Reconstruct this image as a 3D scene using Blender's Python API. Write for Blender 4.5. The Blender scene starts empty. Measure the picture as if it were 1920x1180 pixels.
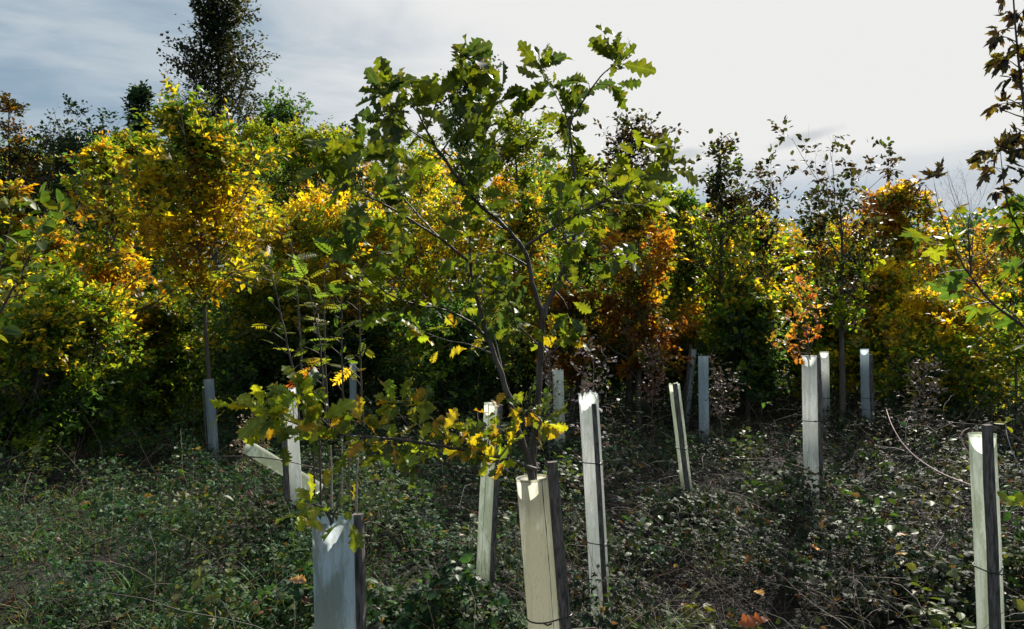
import bpy, math, random
import numpy as np
from mathutils import Vector

random.seed(7)
SC = bpy.context.scene
COL = SC.collection
rad = math.radians

# ------------------------------------------------------------------ camera
FX, CX, CY, EYE = 1493.0, 960.0, 590.0, 1.65
cam_d = bpy.data.cameras.new('camera')
cam_d.sensor_width = 36.0
cam_d.lens = 36.0 * FX / 1920.0
cam_d.clip_start = 0.05
cam_d.clip_end = 2000
cam = bpy.data.objects.new('camera', cam_d)
cam.location = (0, 0, EYE)
cam.rotation_euler = (rad(90), 0, 0)
COL.objects.link(cam)
SC.camera = cam

# ------------------------------------------------------------------ light
SUN_EL, SUN_AZ = 37.0, 26.0        # azimuth measured to the right of the view direction
sun_dir = Vector((math.sin(rad(SUN_AZ)) * math.cos(rad(SUN_EL)), math.cos(rad(SUN_AZ)) * math.cos(rad(SUN_EL)), math.sin(rad(SUN_EL))))
sl = bpy.data.lights.new('sun', 'SUN')
sl.energy = 5.0
sl.angle = rad(0.6)
sl.color = (1.0, 0.93, 0.82)
so = bpy.data.objects.new('sun', sl)
so.rotation_euler = (-sun_dir).to_track_quat('-Z', 'Y').to_euler()
so.location = (5, 10, 20)
COL.objects.link(so)

world = bpy.data.worlds.new('World')
SC.world = world
world.use_nodes = True
nt = world.node_tree
N = nt.nodes
N.clear()
def nd(nt, t, **kw):
    n = nt.nodes.new(t)
    for k, v in kw.items():
        if k.startswith('i_'):
            n.inputs[k[2:].replace('_', ' ')].default_value = v
        else:
            setattr(n, k, v)
    return n
def lk(nt, a, b):
    nt.links.new(a, b)
def wmath(nt, op, a, b=None, c=None, clamp=False):
    n = nt.nodes.new('ShaderNodeMath'); n.operation = op; n.use_clamp = clamp
    for i, v in enumerate((a, b, c)):
        if v is None: continue
        if isinstance(v, (int, float)): n.inputs[i].default_value = v
        else: nt.links.new(v, n.inputs[i])
    return n.outputs[0]
def wmix(nt, f, a, b):
    n = nt.nodes.new('ShaderNodeMix'); n.data_type = 'RGBA'
    for s, v in ((0, f), (6, a), (7, b)):
        if isinstance(v, (int, float)): n.inputs[s].default_value = v
        elif isinstance(v, tuple): n.inputs[s].default_value = v
        else: nt.links.new(v, n.inputs[s])
    return n.outputs[2]
def mrange(nt, v, a, b, c=0.0, d=1.0, smooth=True):
    n = nt.nodes.new('ShaderNodeMapRange')
    n.interpolation_type = 'SMOOTHSTEP' if smooth else 'LINEAR'
    nt.links.new(v, n.inputs[0])
    for i, x in enumerate((a, b, c, d)): n.inputs[i + 1].default_value = x
    return n.outputs[0]

sky = nd(nt, 'ShaderNodeTexSky', sky_type='NISHITA', sun_disc=False, sun_elevation=rad(SUN_EL), sun_rotation=rad(SUN_AZ), dust_density=1.5)
tc = nd(nt, 'ShaderNodeTexCoord')
sep = nd(nt, 'ShaderNodeSeparateXYZ'); lk(nt, tc.outputs['Generated'], sep.inputs[0])
# cloud deck: brighter towards the sun, torn by stretched noise
dot = nd(nt, 'ShaderNodeVectorMath', operation='DOT_PRODUCT'); lk(nt, tc.outputs['Generated'], dot.inputs[0])
bd = Vector((math.sin(rad(19)) * math.cos(rad(17)), math.cos(rad(19)) * math.cos(rad(17)), math.sin(rad(17))))
dot.inputs[1].default_value = bd
mp = nd(nt, 'ShaderNodeMapping'); lk(nt, tc.outputs['Generated'], mp.inputs[0]); mp.inputs['Scale'].default_value = (1.2, 1.2, 5.0); mp.inputs['Rotation'].default_value = (0, rad(-20), 0)
n1 = nd(nt, 'ShaderNodeTexNoise', i_Scale=2.2, i_Detail=8.0, i_Roughness=0.55, i_Distortion=0.6); lk(nt, mp.outputs[0], n1.inputs['Vector'])
nz = wmath(nt, 'SUBTRACT', n1.outputs['Fac'], 0.5)
glow = wmath(nt, 'ADD', dot.outputs['Value'], wmath(nt, 'MULTIPLY', nz, 0.16))
gl = mrange(nt, glow, 0.80, 0.94)
# cloud veil amount (thin, so blue comes through away from the glow)
veil = mrange(nt, wmath(nt, 'ADD', n1.outputs['Fac'], wmath(nt, 'MULTIPLY', sep.outputs[2], 0.35)), 0.42, 0.75)
# low grey bank above the horizon on the right
mp2 = nd(nt, 'ShaderNodeMapping'); lk(nt, tc.outputs['Generated'], mp2.inputs[0]); mp2.inputs['Scale'].default_value = (2.0, 2.0, 16.0)
n2 = nd(nt, 'ShaderNodeTexNoise', i_Scale=1.6, i_Detail=5.0, i_Roughness=0.5); lk(nt, mp2.outputs[0], n2.inputs['Vector'])
low = wmath(nt, 'SUBTRACT', sep.outputs[2], wmath(nt, 'MULTIPLY', wmath(nt, 'SUBTRACT', n2.outputs['Fac'], 0.5), 0.13))
bank = mrange(nt, low, 0.19, 0.13)
mp3 = nd(nt, 'ShaderNodeMapping'); lk(nt, tc.outputs['Generated'], mp3.inputs[0])
mp3.inputs['Rotation'].default_value = (0, rad(11), 0); mp3.inputs['Scale'].default_value = (1, 1, 1)
# one small torn cloud, an ellipsoid of directions
def puff(px, py, sx, sz, tilt, k):
    c = Vector(((px - CX) / FX, 1, (CY - py) / FX)).normalized()
    v = nd(nt, 'ShaderNodeVectorMath', operation='SUBTRACT'); lk(nt, tc.outputs['Generated'], v.inputs[0]); v.inputs[1].default_value = c
    r = nd(nt, 'ShaderNodeVectorRotate', rotation_type='Y_AXIS'); lk(nt, v.outputs[0], r.inputs['Vector']); r.inputs['Angle'].default_value = rad(tilt)
    s = nd(nt, 'ShaderNodeVectorMath', operation='MULTIPLY'); lk(nt, r.outputs[0], s.inputs[0]); s.inputs[1].default_value = (1 / sx, 0.5 / sx, 1 / sz)
    l = nd(nt, 'ShaderNodeVectorMath', operation='LENGTH'); lk(nt, s.outputs[0], l.inputs[0])
    n = nd(nt, 'ShaderNodeTexNoise', i_Scale=30.0, i_Detail=4.0); lk(nt, tc.outputs['Generated'], n.inputs['Vector'])
    q = wmath(nt, 'ADD', l.outputs['Value'], wmath(nt, 'MULTIPLY', n.outputs['Fac'], 0.9))
    return mrange(nt, q, 1.6, 0.8, 0.0, k)
pf = wmath(nt, 'MAXIMUM', puff(1505, 260, 0.042, 0.009, 12, 0.6), puff(1275, 292, 0.034, 0.009, 6, 0.55))
CLD = (9.9, 9.9, 9.8, 1)
GRY = (7.0, 7.7, 8.2, 1)
DRK = (2.7, 4.2, 5.5, 1)
skyc = wmix(nt, 0.25, sky.outputs[0], (3.2, 4.4, 5.4, 1))
base = wmix(nt, wmath(nt, 'MULTIPLY', veil, 0.8), wmix(nt, 0.75, sky.outputs[0], DRK), GRY)
c1 = wmix(nt, gl, base, CLD)
c2 = wmix(nt, wmath(nt, 'MULTIPLY', bank, 0.85), c1, wmix(nt, mrange(nt, n2.outputs['Fac'], .4, .6), (3.2, 4.8, 6.7, 1), (6.2, 6.9, 7.5, 1)))
c3 = wmix(nt, pf, c2, (5.6, 6.1, 6.5, 1))
bg = nd(nt, 'ShaderNodeBackground'); bg.inputs['Strength'].default_value = 0.051
lk(nt, c3, bg.inputs[0])
wo = nd(nt, 'ShaderNodeOutputWorld'); lk(nt, bg.outputs[0], wo.inputs[0])

SC.view_settings.view_transform = 'Standard'
SC.view_settings.look = 'None'
SC.view_settings.exposure = 0.75
SC.view_settings.gamma = 1.0
SC.render.engine = 'CYCLES'
SC.cycles.max_bounces = 7
SC.cycles.diffuse_bounces = 5
SC.cycles.transmission_bounces = 6
SC.cycles.transparent_max_bounces = 4
SC.cycles.sample_clamp_indirect = 3.0
SC.cycles.use_denoising = True

# ------------------------------------------------------------------ helpers
def at(px, py, d):
    return np.array(((px - CX) / FX * d, d, EYE - (py - CY) / FX * d))

def tag(o, label=None, cat=None, group=None, kind=None):
    if label: o['label'] = label
    if cat: o['category'] = cat
    if group: o['group'] = group
    if kind: o['kind'] = kind
    return o

def empty(name, loc):
    o = bpy.data.objects.new(name, None)
    o.location = tuple(loc); o.empty_display_size = 0.1
    COL.objects.link(o)
    return o

def nrm(v):
    return v / np.maximum(np.linalg.norm(v, axis=-1, keepdims=True), 1e-9)

class MB:
    """collects vertices, faces (tris and quads) and one colour per vertex"""
    def __init__(s): s.V = []; s.F = []; s.C = []; s.L = []; s.n = 0
    def add(s, V, F, C=None):
        V = np.asarray(V, float).reshape(-1, 3)
        s.V.append(V)
        for f in (F if isinstance(F, (list, tuple)) else [F]):
            if len(f): s.F.append(np.asarray(f, int) + s.n)
        if C is None: C = np.ones((len(V), 3))
        s.C.append(np.broadcast_to(np.asarray(C, float), (len(V), 3)))
        s.n += len(V)
    def build(s, name, mat, parent=None, origin=None, smooth=True):
        me = bpy.data.meshes.new(name)
        V = np.concatenate(s.V)
        if origin is not None: V = V - np.asarray(origin)
        nl = sum(f.size for f in s.F); nf = sum(len(f) for f in s.F)
        me.vertices.add(len(V)); me.vertices.foreach_set('co', V.astype(np.float32).ravel())
        me.loops.add(nl); me.loops.foreach_set('vertex_index', np.concatenate([f.ravel() for f in s.F]).astype(np.int32))
        me.polygons.add(nf)
        sizes = np.concatenate([np.full(len(f), f.shape[1]) for f in s.F])
        me.polygons.foreach_set('loop_start', np.concatenate(([0], np.cumsum(sizes)[:-1])).astype(np.int32))
        me.polygons.foreach_set('use_smooth', np.full(nf, smooth))
        C = np.concatenate(s.C)
        a = me.attributes.new('Col', 'FLOAT_COLOR', 'POINT')
        a.data.foreach_set('color', np.concatenate((C, np.ones((len(C), 1))), 1).astype(np.float32).ravel())
        if s.L:
            a = me.attributes.new('Leaf', 'FLOAT_VECTOR', 'POINT'); a.data.foreach_set('vector', np.concatenate(s.L).astype(np.float32).ravel())
        me.update(calc_edges=True)
        me.materials.append(mat)
        o = bpy.data.objects.new(name, me)
        COL.objects.link(o)
        if parent is not None: o.parent = parent
        return o

def scatter(mb, tmpl, T, D, Nn, S, C, rng, jit=False):
    """copies of leaf templates: T positions, D leaf direction, Nn leaf normal, S size, C colour"""
    T = np.asarray(T); n = len(T)
    if n == 0: return
    D = nrm(D); X = nrm(np.cross(D, Nn)); Z = np.cross(X, D)
    which = rng.integers(0, len(tmpl), n)
    for k, (tv, tf) in enumerate(tmpl):
        m = which == k
        if not m.any(): continue
        R = np.stack((X[m], D[m], Z[m]), 1)                      # rows
        W = np.einsum('vk,nkj->nvj', tv, R * np.asarray(S)[m][:, None, None]) + T[m][:, None, :]
        nv = len(tv); idx = (np.arange(m.sum()) * nv)[:, None, None]
        Fs = []
        for f in tf: Fs.append((f[None] + idx).reshape(-1, f.shape[1]))
        cc = np.repeat(np.asarray(C)[m], nv, axis=0)
        mb.add(W.reshape(-1, 3), Fs, cc)
        if jit: mb.L.append(np.tile(tv, (int(m.sum()), 1)) + np.repeat(np.stack((0 * S[m], 0 * S[m], rng.random(int(m.sum())) * 50), 1), nv, axis=0))

def tubes(mb, P, R, k=5, C=None):
    """batch of tubes: P (n,m,3), R (n,m)"""
    P = np.asarray(P, float); R = np.asarray(R, float)
    n, m, _ = P.shape
    Tn = np.empty_like(P)
    Tn[:, 1:-1] = P[:, 2:] - P[:, :-2]; Tn[:, 0] = P[:, 1] - P[:, 0]; Tn[:, -1] = P[:, -1] - P[:, -2]
    Tn = nrm(Tn)
    ref = np.where(np.abs(Tn[:, :1, 2:3]) > 0.9, np.array([1.0, 0, 0]), np.array([0, 0, 1.0]))
    ref = np.broadcast_to(ref, Tn.shape)
    A = nrm(np.cross(Tn, ref)); B = np.cross(Tn, A)
    th = np.arange(k) * 2 * math.pi / k
    V = P[:, :, None, :] + R[:, :, None, None] * (np.cos(th)[None, None, :, None] * A[:, :, None, :] + np.sin(th)[None, None, :, None] * B[:, :, None, :])
    i = np.arange(m - 1)[:, None] * k; j = np.arange(k)[None, :]; jn = (j + 1) % k
    F = np.stack((i + j, i + jn, i + k + jn, i + k + j), -1).reshape(-1, 4)
    F = (F[None] + (np.arange(n) * m * k)[:, None, None]).reshape(-1, 4)
    if C is not None and np.ndim(C) == 2: C = np.repeat(C, m * k, axis=0)
    mb.add(V.reshape(-1, 3), F, C)

def resample(pts, m):
    """smooth resampling of a polyline of (x,y,z,r)"""
    pts = np.asarray(pts, float)
    for _ in range(2):                      # chaikin keeps it gently curved
        a = pts[:-1] * 0.75 + pts[1:] * 0.25; b = pts[:-1] * 0.25 + pts[1:] * 0.75
        q = np.empty((2 * len(a), pts.shape[1])); q[0::2] = a; q[1::2] = b
        pts = np.concatenate((pts[:1], q, pts[-1:]))
    s = np.concatenate(([0], np.cumsum(np.linalg.norm(np.diff(pts[:, :3], axis=0), axis=1))))
    t = np.linspace(0, s[-1], m)
    return np.stack([np.interp(t, s, pts[:, c]) for c in range(pts.shape[1])], 1)

def snoise(P, f, seed=0):
    """cheap smooth value -1..1 from position"""
    r = np.random.default_rng(seed); v = 0
    for k in range(5):
        w = r.normal(size=3) * f * (1 + 0.5 * k); v = v + np.sin(P @ w + r.random() * 6.28)
    return v / 2.6

# ------------------------------------------------------------------ leaf templates
def strip_leaf(half, ys, shift=None, fold=0.25, curl=0.2, wave=0.0):
    """leaf from half widths along the midrib; unit length in +Y"""
    n = len(half); half = np.asarray(half); ys = np.asarray(ys)
    sh = np.zeros(n) if shift is None else np.asarray(shift)
    mid = np.stack((np.zeros(n), ys, -curl * ys ** 2), 1)
    out = []
    for s in (-1, 1):
        y = ys + sh
        z = -curl * y ** 2 + half * fold + wave * np.sin(ys * 17 + s) * half
        out.append(np.stack((s * half, y, z), 1))
    V = np.concatenate((mid, out[0], out[1]))
    i = np.arange(n - 1)
    F = np.concatenate((np.stack((i, i + 1, n + i + 1, n + i), 1), np.stack((i, 2 * n + i, 2 * n + i + 1, i + 1), 1)))
    return V, [F]

def simple_leaf(w, fold, curl):
    V = np.array([(0, 0, 0), (0, .5, -.25 * curl), (0, 1, -curl), (-w, .42, fold * w - .2 * curl), (w, .42, fold * w - .2 * curl)])
    return V, [np.array([(0, 1, 3), (1, 2, 3), (0, 4, 1), (1, 4, 2)])]
SIMPLE = [simple_leaf(.33, .3, .1), simple_leaf(.28, .1, .35), simple_leaf(.36, .5, -.1)]
def oval(w, fold, curl):
    ys = np.array([0, .12, .35, .62, .86, 1.0]); h = w * np.array([0.02, .55, 1, .95, .5, 0.01])
    return strip_leaf(h, ys, fold=fold, curl=curl)
OVAL = [oval(.30, .3, .15), oval(.26, .15, .35), oval(.33, .5, 0.0)]
def oak(fold, curl, wave, nl=4, ph=0.0):
    ys = np.linspace(0, 1, 34)
    env = np.interp(ys, [0, .07, .25, .45, .65, .82, .94, 1], [.012, .03, .15, .23, .27, .23, .14, .015])
    lob = 0.5 - 0.5 * np.cos(2 * math.pi * (nl * (ys + ph)))
    lob = lob ** 0.7
    h = env * (0.56 + 0.56 * lob)
    sh = 0.05 * lob * np.sin(math.pi * ys)
    return strip_leaf(h, ys, sh, fold, curl, wave)
OAK = [oak(.25, .15, .2, 6), oak(.1, .35, .3, 5, .1), oak(.5, .1, .2, 6, .1), oak(.3, -.2, .35, 5), oak(.15, .6, .3, 6, .06)]
def maple(fold, curl):
    # five pointed lobes with teeth, star-shaped about the petiole point
    pts = []
    lobes = [(-125, .45), (-62, .78), (0, 1.0), (62, .78), (125, .45)]
    for k, (a, L) in enumerate(lobes):
        for da, f in ((-22, .60), (-17, .80), (-10, .74), (0, 1.0), (10, .74), (17, .80), (22, .60)):
            pts.append((a + da, L * f))
        if k < 4: pts.append(((a + lobes[k + 1][0]) / 2, .40))
    pts = [(-172, .12)] + pts + [(172, .12)]
    V = [(0, 0, 0)]
    for a, r in pts:
        x, y = r * math.sin(rad(a)), r * math.cos(rad(a))
        lo = min(abs(((a + 31) % 62) - 31) / 31, 1)
        V.append((x * .9, y, -curl * r * r + fold * r * lo * .35))
    n = len(pts)
    return np.array(V), [np.array([(0, i + 1, i + 2) for i in range(n - 1)])]
MAPLE = [maple(.3, .25), maple(.1, .5), maple(.5, .05), maple(.3, .8)]
def compound(parts, base):
    Vs, Fs, n = [], {}, 0
    for (x, y, ang, s) in parts:
        v, fs = base
        c, si = math.cos(ang), math.sin(ang)
        w = v * s
        w = np.stack((w[:, 0] * c + w[:, 1] * si + x, -w[:, 0] * si + w[:, 1] * c + y, w[:, 2] - .25 * (x * x + y * y)), 1)
        Vs.append(w)
        for f in fs: Fs.setdefault(f.shape[1], []).append(f + n)
        n += len(v)
    return np.concatenate(Vs), [np.concatenate(f) for f in Fs.values()]
PINN = []
for w in (.2, .24):
    ps = [(0, .98, 0, .3)]
    for k in range(6):
        y = .22 + k * .13
        for s in (-1, 1): ps.append((s * .01, y, s * rad(62 - k * 3), .33 - abs(k - 2.5) * .02))
    PINN.append(compound(ps, simple_leaf(w, .3, .35)))
    V, F = PINN[-1]
    V2 = np.array([(-.008, 0, 0), (.008, 0, 0), (.008, 1, -.25), (-.008, 1, -.25)])
    PINN[-1] = (np.concatenate((V, V2)), F + [np.array([[0, 1, 2, 3]]) + len(V)])
TRI = [compound([(0, .35, 0, .65), (0, .3, rad(75), .52), (0, .3, rad(-75), .52)], oval(w, f, c)) for w, f, c in ((.33, .3, .2), (.36, .1, .3), (.3, .5, .1))]

TRI_FAR = [compound([(0, .35, 0, .65), (0, .3, rad(75), .52), (0, .3, rad(-75), .52)], simple_leaf(w, f, c)) for w, f, c in ((.36, .3, .2), (.38, .1, .3), (.33, .5, .1))]

# ------------------------------------------------------------------ materials
def leaf_mat(name, trans=0.5, rough=0.45, spec=0.4, boost=1.4, veins=False):
    m = bpy.data.materials.new(name); m.use_nodes = True
    nt = m.node_tree; nt.nodes.clear()
    at_ = nd(nt, 'ShaderNodeAttribute', attribute_name='Col')
    tc = nd(nt, 'ShaderNodeTexCoord')
    n = nd(nt, 'ShaderNodeTexNoise', i_Scale=38.0, i_Detail=3.0); lk(nt, tc.outputs['Object'], n.inputs['Vector'])
    f = mrange(nt, n.outputs['Fac'], .3, .7, .72, 1.25)
    mul = nd(nt, 'ShaderNodeVectorMath', operation='SCALE'); lk(nt, at_.outputs['Color'], mul.inputs[0]); lk(nt, f, mul.inputs['Scale'])
    if veins:
        la = nd(nt, 'ShaderNodeAttribute', attribute_name='Leaf'); sx = nd(nt, 'ShaderNodeSeparateXYZ'); lk(nt, la.outputs['Vector'], sx.inputs[0])
        ax = wmath(nt, 'ABSOLUTE', sx.outputs[0])
        mid = mrange(nt, ax, .030, .008)
        sv = wmath(nt, 'SINE', wmath(nt, 'MULTIPLY', wmath(nt, 'SUBTRACT', sx.outputs[1], wmath(nt, 'MULTIPLY', ax, .9)), 38.0))
        sv = wmath(nt, 'MULTIPLY', mrange(nt, sv, .86, 1.0), .5)
        v = wmath(nt, 'MAXIMUM', mid, sv)
        nv_ = nd(nt, 'ShaderNodeTexNoise', i_Scale=2.6, i_Detail=4.0); lk(nt, la.outputs['Vector'], nv_.inputs['Vector'])
        e = wmath(nt, 'ADD', wmath(nt, 'MULTIPLY', nv_.outputs['Fac'], 1.0), wmath(nt, 'MULTIPLY', ax, .5))
        yel = wmix(nt, mrange(nt, e, .62, .74, 0, .55), mul.outputs[0], (.20, .17, .02, 1))
        brn = wmix(nt, mrange(nt, e, .74, .79), yel, (.10, .055, .02, 1))
        vc = nd(nt, 'ShaderNodeVectorMath', operation='MULTIPLY_ADD'); lk(nt, brn, vc.inputs[0]); vc.inputs[1].default_value = (1.3, 1.25, 1.2); vc.inputs[2].default_value = (.035, .04, .012)
        mul = nd(nt, 'ShaderNodeVectorMath', operation='ADD'); lk(nt, wmix(nt, wmath(nt, 'MULTIPLY', v, .8), brn, vc.outputs[0]), mul.inputs[0])
    p = nd(nt, 'ShaderNodeBsdfPrincipled'); lk(nt, mul.outputs[0], p.inputs['Base Color'])
    p.inputs['Roughness'].default_value = rough; p.inputs['Specular IOR Level'].default_value = spec
    t = nd(nt, 'ShaderNodeBsdfTranslucent')
    g = nd(nt, 'ShaderNodeVectorMath', operation='MULTIPLY'); lk(nt, mul.outputs[0], g.inputs[0]); g.inputs[1].default_value = (boost * 1.15, boost * 1.1, boost * 0.4)
    lk(nt, g.outputs[0], t.inputs[0])
    mx = nd(nt, 'ShaderNodeMixShader'); mx.inputs[0].default_value = trans
    lk(nt, p.outputs[0], mx.inputs[1]); lk(nt, t.outputs[0], mx.inputs[2])
    o = nd(nt, 'ShaderNodeOutputMaterial'); lk(nt, mx.outputs[0], o.inputs[0])
    return m
M_LEAF = leaf_mat('leaf', trans=.55, spec=.25, boost=2.4)
M_OAKLEAF = leaf_mat('oak_leaf', trans=0.45, rough=0.5, spec=0.35, boost=1.7, veins=True)
M_WEED = leaf_mat('weed_leaf', trans=0.35, rough=0.5, spec=0.3, boost=1.6)
M_GROUNDLEAF = leaf_mat('ground_leaf', trans=0.25, rough=0.6, spec=0.13, boost=1.7)

def bark_mat(name, ca, cb, scale=30, rough=.8):
    m = bpy.data.materials.new(name); m.use_nodes = True
    nt = m.node_tree; p = nt.nodes['Principled BSDF']
    tc = nd(nt, 'ShaderNodeTexCoord'); mp = nd(nt, 'ShaderNodeMapping'); mp.inputs['Scale'].default_value = (1, 1, .15)
    lk(nt, tc.outputs['Object'], mp.inputs[0])
    n = nd(nt, 'ShaderNodeTexNoise', i_Scale=scale, i_Detail=6.0, i_Roughness=.65); lk(nt, mp.outputs[0], n.inputs['Vector'])
    c = wmix(nt, mrange(nt, n.outputs['Fac'], .32, .68), ca + (1,), cb + (1,))
    lk(nt, c, p.inputs['Base Color']); p.inputs['Roughness'].default_value = rough
    b = nd(nt, 'ShaderNodeBump'); b.inputs['Strength'].default_value = .5; b.inputs['Distance'].default_value = .01
    lk(nt, n.outputs['Fac'], b.inputs['Height']); lk(nt, b.outputs[0], p.inputs['Normal'])
    return m
M_BARK = bark_mat('bark', (.035, .028, .022), (.10, .085, .065))
M_OAKBARK = bark_mat('oak_bark', (.025, .020, .019), (.085, .066, .058), 60, .6)
M_STAKE = bark_mat('weathered_wood', (.030, .025, .025), (.17, .145, .135), 110, .85)
M_STEM = leaf_mat('dry_stem', trans=.1, rough=.6, spec=.3)

def tube_mat(name, top, algae, amount, blue, seed):
    """translucent tree-shelter plastic with algae and a weathered, darker foot"""
    m = bpy.data.materials.new(name); m.use_nodes = True
    nt = m.node_tree; nt.nodes.clear()
    tc = nd(nt, 'ShaderNodeTexCoord')
    mp = nd(nt, 'ShaderNodeMapping'); mp.inputs['Location'].default_value = (seed, seed * 2, 0); mp.inputs['Scale'].default_value = (1, 1, .3)
    lk(nt, tc.outputs['Object'], mp.inputs[0])
    n = nd(nt, 'ShaderNodeTexNoise', i_Scale=17.0, i_Detail=8.0, i_Roughness=.68); lk(nt, mp.outputs[0], n.inputs['Vector'])
    n2 = nd(nt, 'ShaderNodeTexNoise', i_Scale=160.0, i_Detail=4.0, i_Roughness=.7); lk(nt, mp.outputs[0], n2.inputs['Vector'])
    n3 = nd(nt, 'ShaderNodeTexNoise', i_Scale=5.0, i_Detail=3.0); lk(nt, mp.outputs[0], n3.inputs['Vector'])
    sp = nd(nt, 'ShaderNodeSeparateXYZ'); lk(nt, tc.outputs['Object'], sp.inputs[0])
    f = wmath(nt, 'ADD', n.outputs['Fac'], wmath(nt, 'MULTIPLY', wmath(nt, 'SUBTRACT', n3.outputs['Fac'], .5), .7))
    f = wmath(nt, 'MULTIPLY', mrange(nt, f, .40, .56), amount)
    c = wmix(nt, mrange(nt, n3.outputs['Fac'], .35, .65, 0, blue), top + (1,), (.55, .70, .84, 1))  # blue of the shade mixed into the plastic colour, in patches
    c = wmix(nt, f, c, algae + (1,))
    g = mrange(nt, sp.outputs[2], .55, .1, 0, .5)
    c = wmix(nt, wmath(nt, 'MULTIPLY', g, n.outputs['Fac']), c, (.16, .18, .11, 1))
    c = wmix(nt, mrange(nt, n2.outputs['Fac'], .56, .70, 0, .42), c, (.16, .15, .09, 1))
    mp4 = nd(nt, 'ShaderNodeMapping'); mp4.inputs['Location'].default_value = (seed, 0, seed); mp4.inputs['Scale'].default_value = (1, 1, .035); lk(nt, tc.outputs['Object'], mp4.inputs[0])
    n4 = nd(nt, 'ShaderNodeTexNoise', i_Scale=70.0, i_Detail=3.0); lk(nt, mp4.outputs[0], n4.inputs['Vector'])
    c = wmix(nt, mrange(nt, n4.outputs['Fac'], .52, .64, 0, .28), c, (.25, .25, .16, 1))
    p = nd(nt, 'ShaderNodeBsdfPrincipled'); lk(nt, c, p.inputs['Base Color']); p.inputs['Roughness'].default_value = .42
    b = nd(nt, 'ShaderNodeBump'); b.inputs['Strength'].default_value = .15; b.inputs['Distance'].default_value = .003
    lk(nt, wmath(nt, 'ADD', n2.outputs['Fac'], wmath(nt, 'MULTIPLY', n3.outputs['Fac'], 6.0)), b.inputs['Height']); lk(nt, b.outputs[0], p.inputs['Normal'])
    t = nd(nt, 'ShaderNodeBsdfTranslucent'); lk(nt, wmix(nt, .15, c, (.95, .95, .92, 1)), t.inputs[0])
    mx = nd(nt, 'ShaderNodeMixShader'); mx.inputs[0].default_value = .7
    lk(nt, p.outputs[0], mx.inputs[1]); lk(nt, t.outputs[0], mx.inputs[2])
    o = nd(nt, 'ShaderNodeOutputMaterial'); lk(nt, mx.outputs[0], o.inputs[0])
    return m
def plain(name, c, rough=.5):
    m = bpy.data.materials.new(name); m.use_nodes = True
    p = m.node_tree.nodes['Principled BSDF']; nt = m.node_tree
    tc = nd(nt, 'ShaderNodeTexCoord'); n = nd(nt, 'ShaderNodeTexNoise', i_Scale=80.0); lk(nt, tc.outputs['Object'], n.inputs['Vector'])
    lk(nt, wmix(nt, n.outputs['Fac'], tuple(x * .6 for x in c) + (1,), tuple(min(1, x * 1.4) for x in c) + (1,)), p.inputs['Base Color'])
    p.inputs['Roughness'].default_value = rough
    return m
M_TIE = plain('black_tie', (.012, .012, .014), .35)

# ------------------------------------------------------------------ ground
def sstep(v, a, b):
    t = np.clip((v - a) / (b - a), 0, 1); return t * t * (3 - 2 * t)
def ground(x, y):
    x = np.asarray(x, float); y = np.asarray(y, float)
    z = 0.16 * sstep(y, 3.5, 8) * sstep(x, -2.5, 1.5) - 0.16 * sstep(y, 4, 9) * sstep(-x, 0.5, 3.5)
    z = z + 0.3 * sstep(y, 10, 20) * sstep(x, 0, 6)
    z = z + 0.035 * np.sin(x * 1.9 + y * .7) + 0.03 * np.sin(y * 2.3 - x * 1.1) + .02 * np.sin(x * 4.1 + 1) * np.sin(y * 3.7)
    return z
gm = bpy.data.materials.new('soil'); gm.use_nodes = True
nt = gm.node_tree; p = nt.nodes['Principled BSDF']
tc = nd(nt, 'ShaderNodeTexCoord')
a = nd(nt, 'ShaderNodeTexNoise', i_Scale=1.3, i_Detail=9.0, i_Roughness=.7); lk(nt, tc.outputs['Object'], a.inputs['Vector'])
b = nd(nt, 'ShaderNodeTexNoise', i_Scale=26.0, i_Detail=8.0, i_Roughness=.75); lk(nt, tc.outputs['Object'], b.inputs['Vector'])
c = wmix(nt, mrange(nt, b.outputs['Fac'], .35, .65), (.006, .006, .004, 1), (.020, .016, .011, 1))
c = wmix(nt, mrange(nt, a.outputs['Fac'], .45, .6, 0, .5), c, (.018, .03, .012, 1))
lk(nt, c, p.inputs['Base Color']); p.inputs['Roughness'].default_value = .95
bp = nd(nt, 'ShaderNodeBump'); bp.inputs['Strength'].default_value = 1; bp.inputs['Distance'].default_value = .04
lk(nt, b.outputs['Fac'], bp.inputs['Height']); lk(nt, bp.outputs[0], p.inputs['Normal'])
gx = np.concatenate((np.linspace(-600, -20, 20), np.linspace(-19, 19, 160), np.linspace(20, 600, 20)))
gy = np.concatenate((np.linspace(-60, -3, 8), np.linspace(-2, 26, 130), np.linspace(27, 900, 24)))
GX, GY = np.meshgrid(gx, gy)
mb = MB(); nx = len(gx)
i, j = np.meshgrid(np.arange(len(gy) - 1), np.arange(nx - 1), indexing='ij'); q = (i * nx + j).ravel()
mb.add(np.stack((GX, GY, ground(GX, GY)), -1).reshape(-1, 3), np.stack((q, q + 1, q + nx + 1, q + nx), 1))
tag(mb.build('ground', gm), kind='structure')

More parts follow.
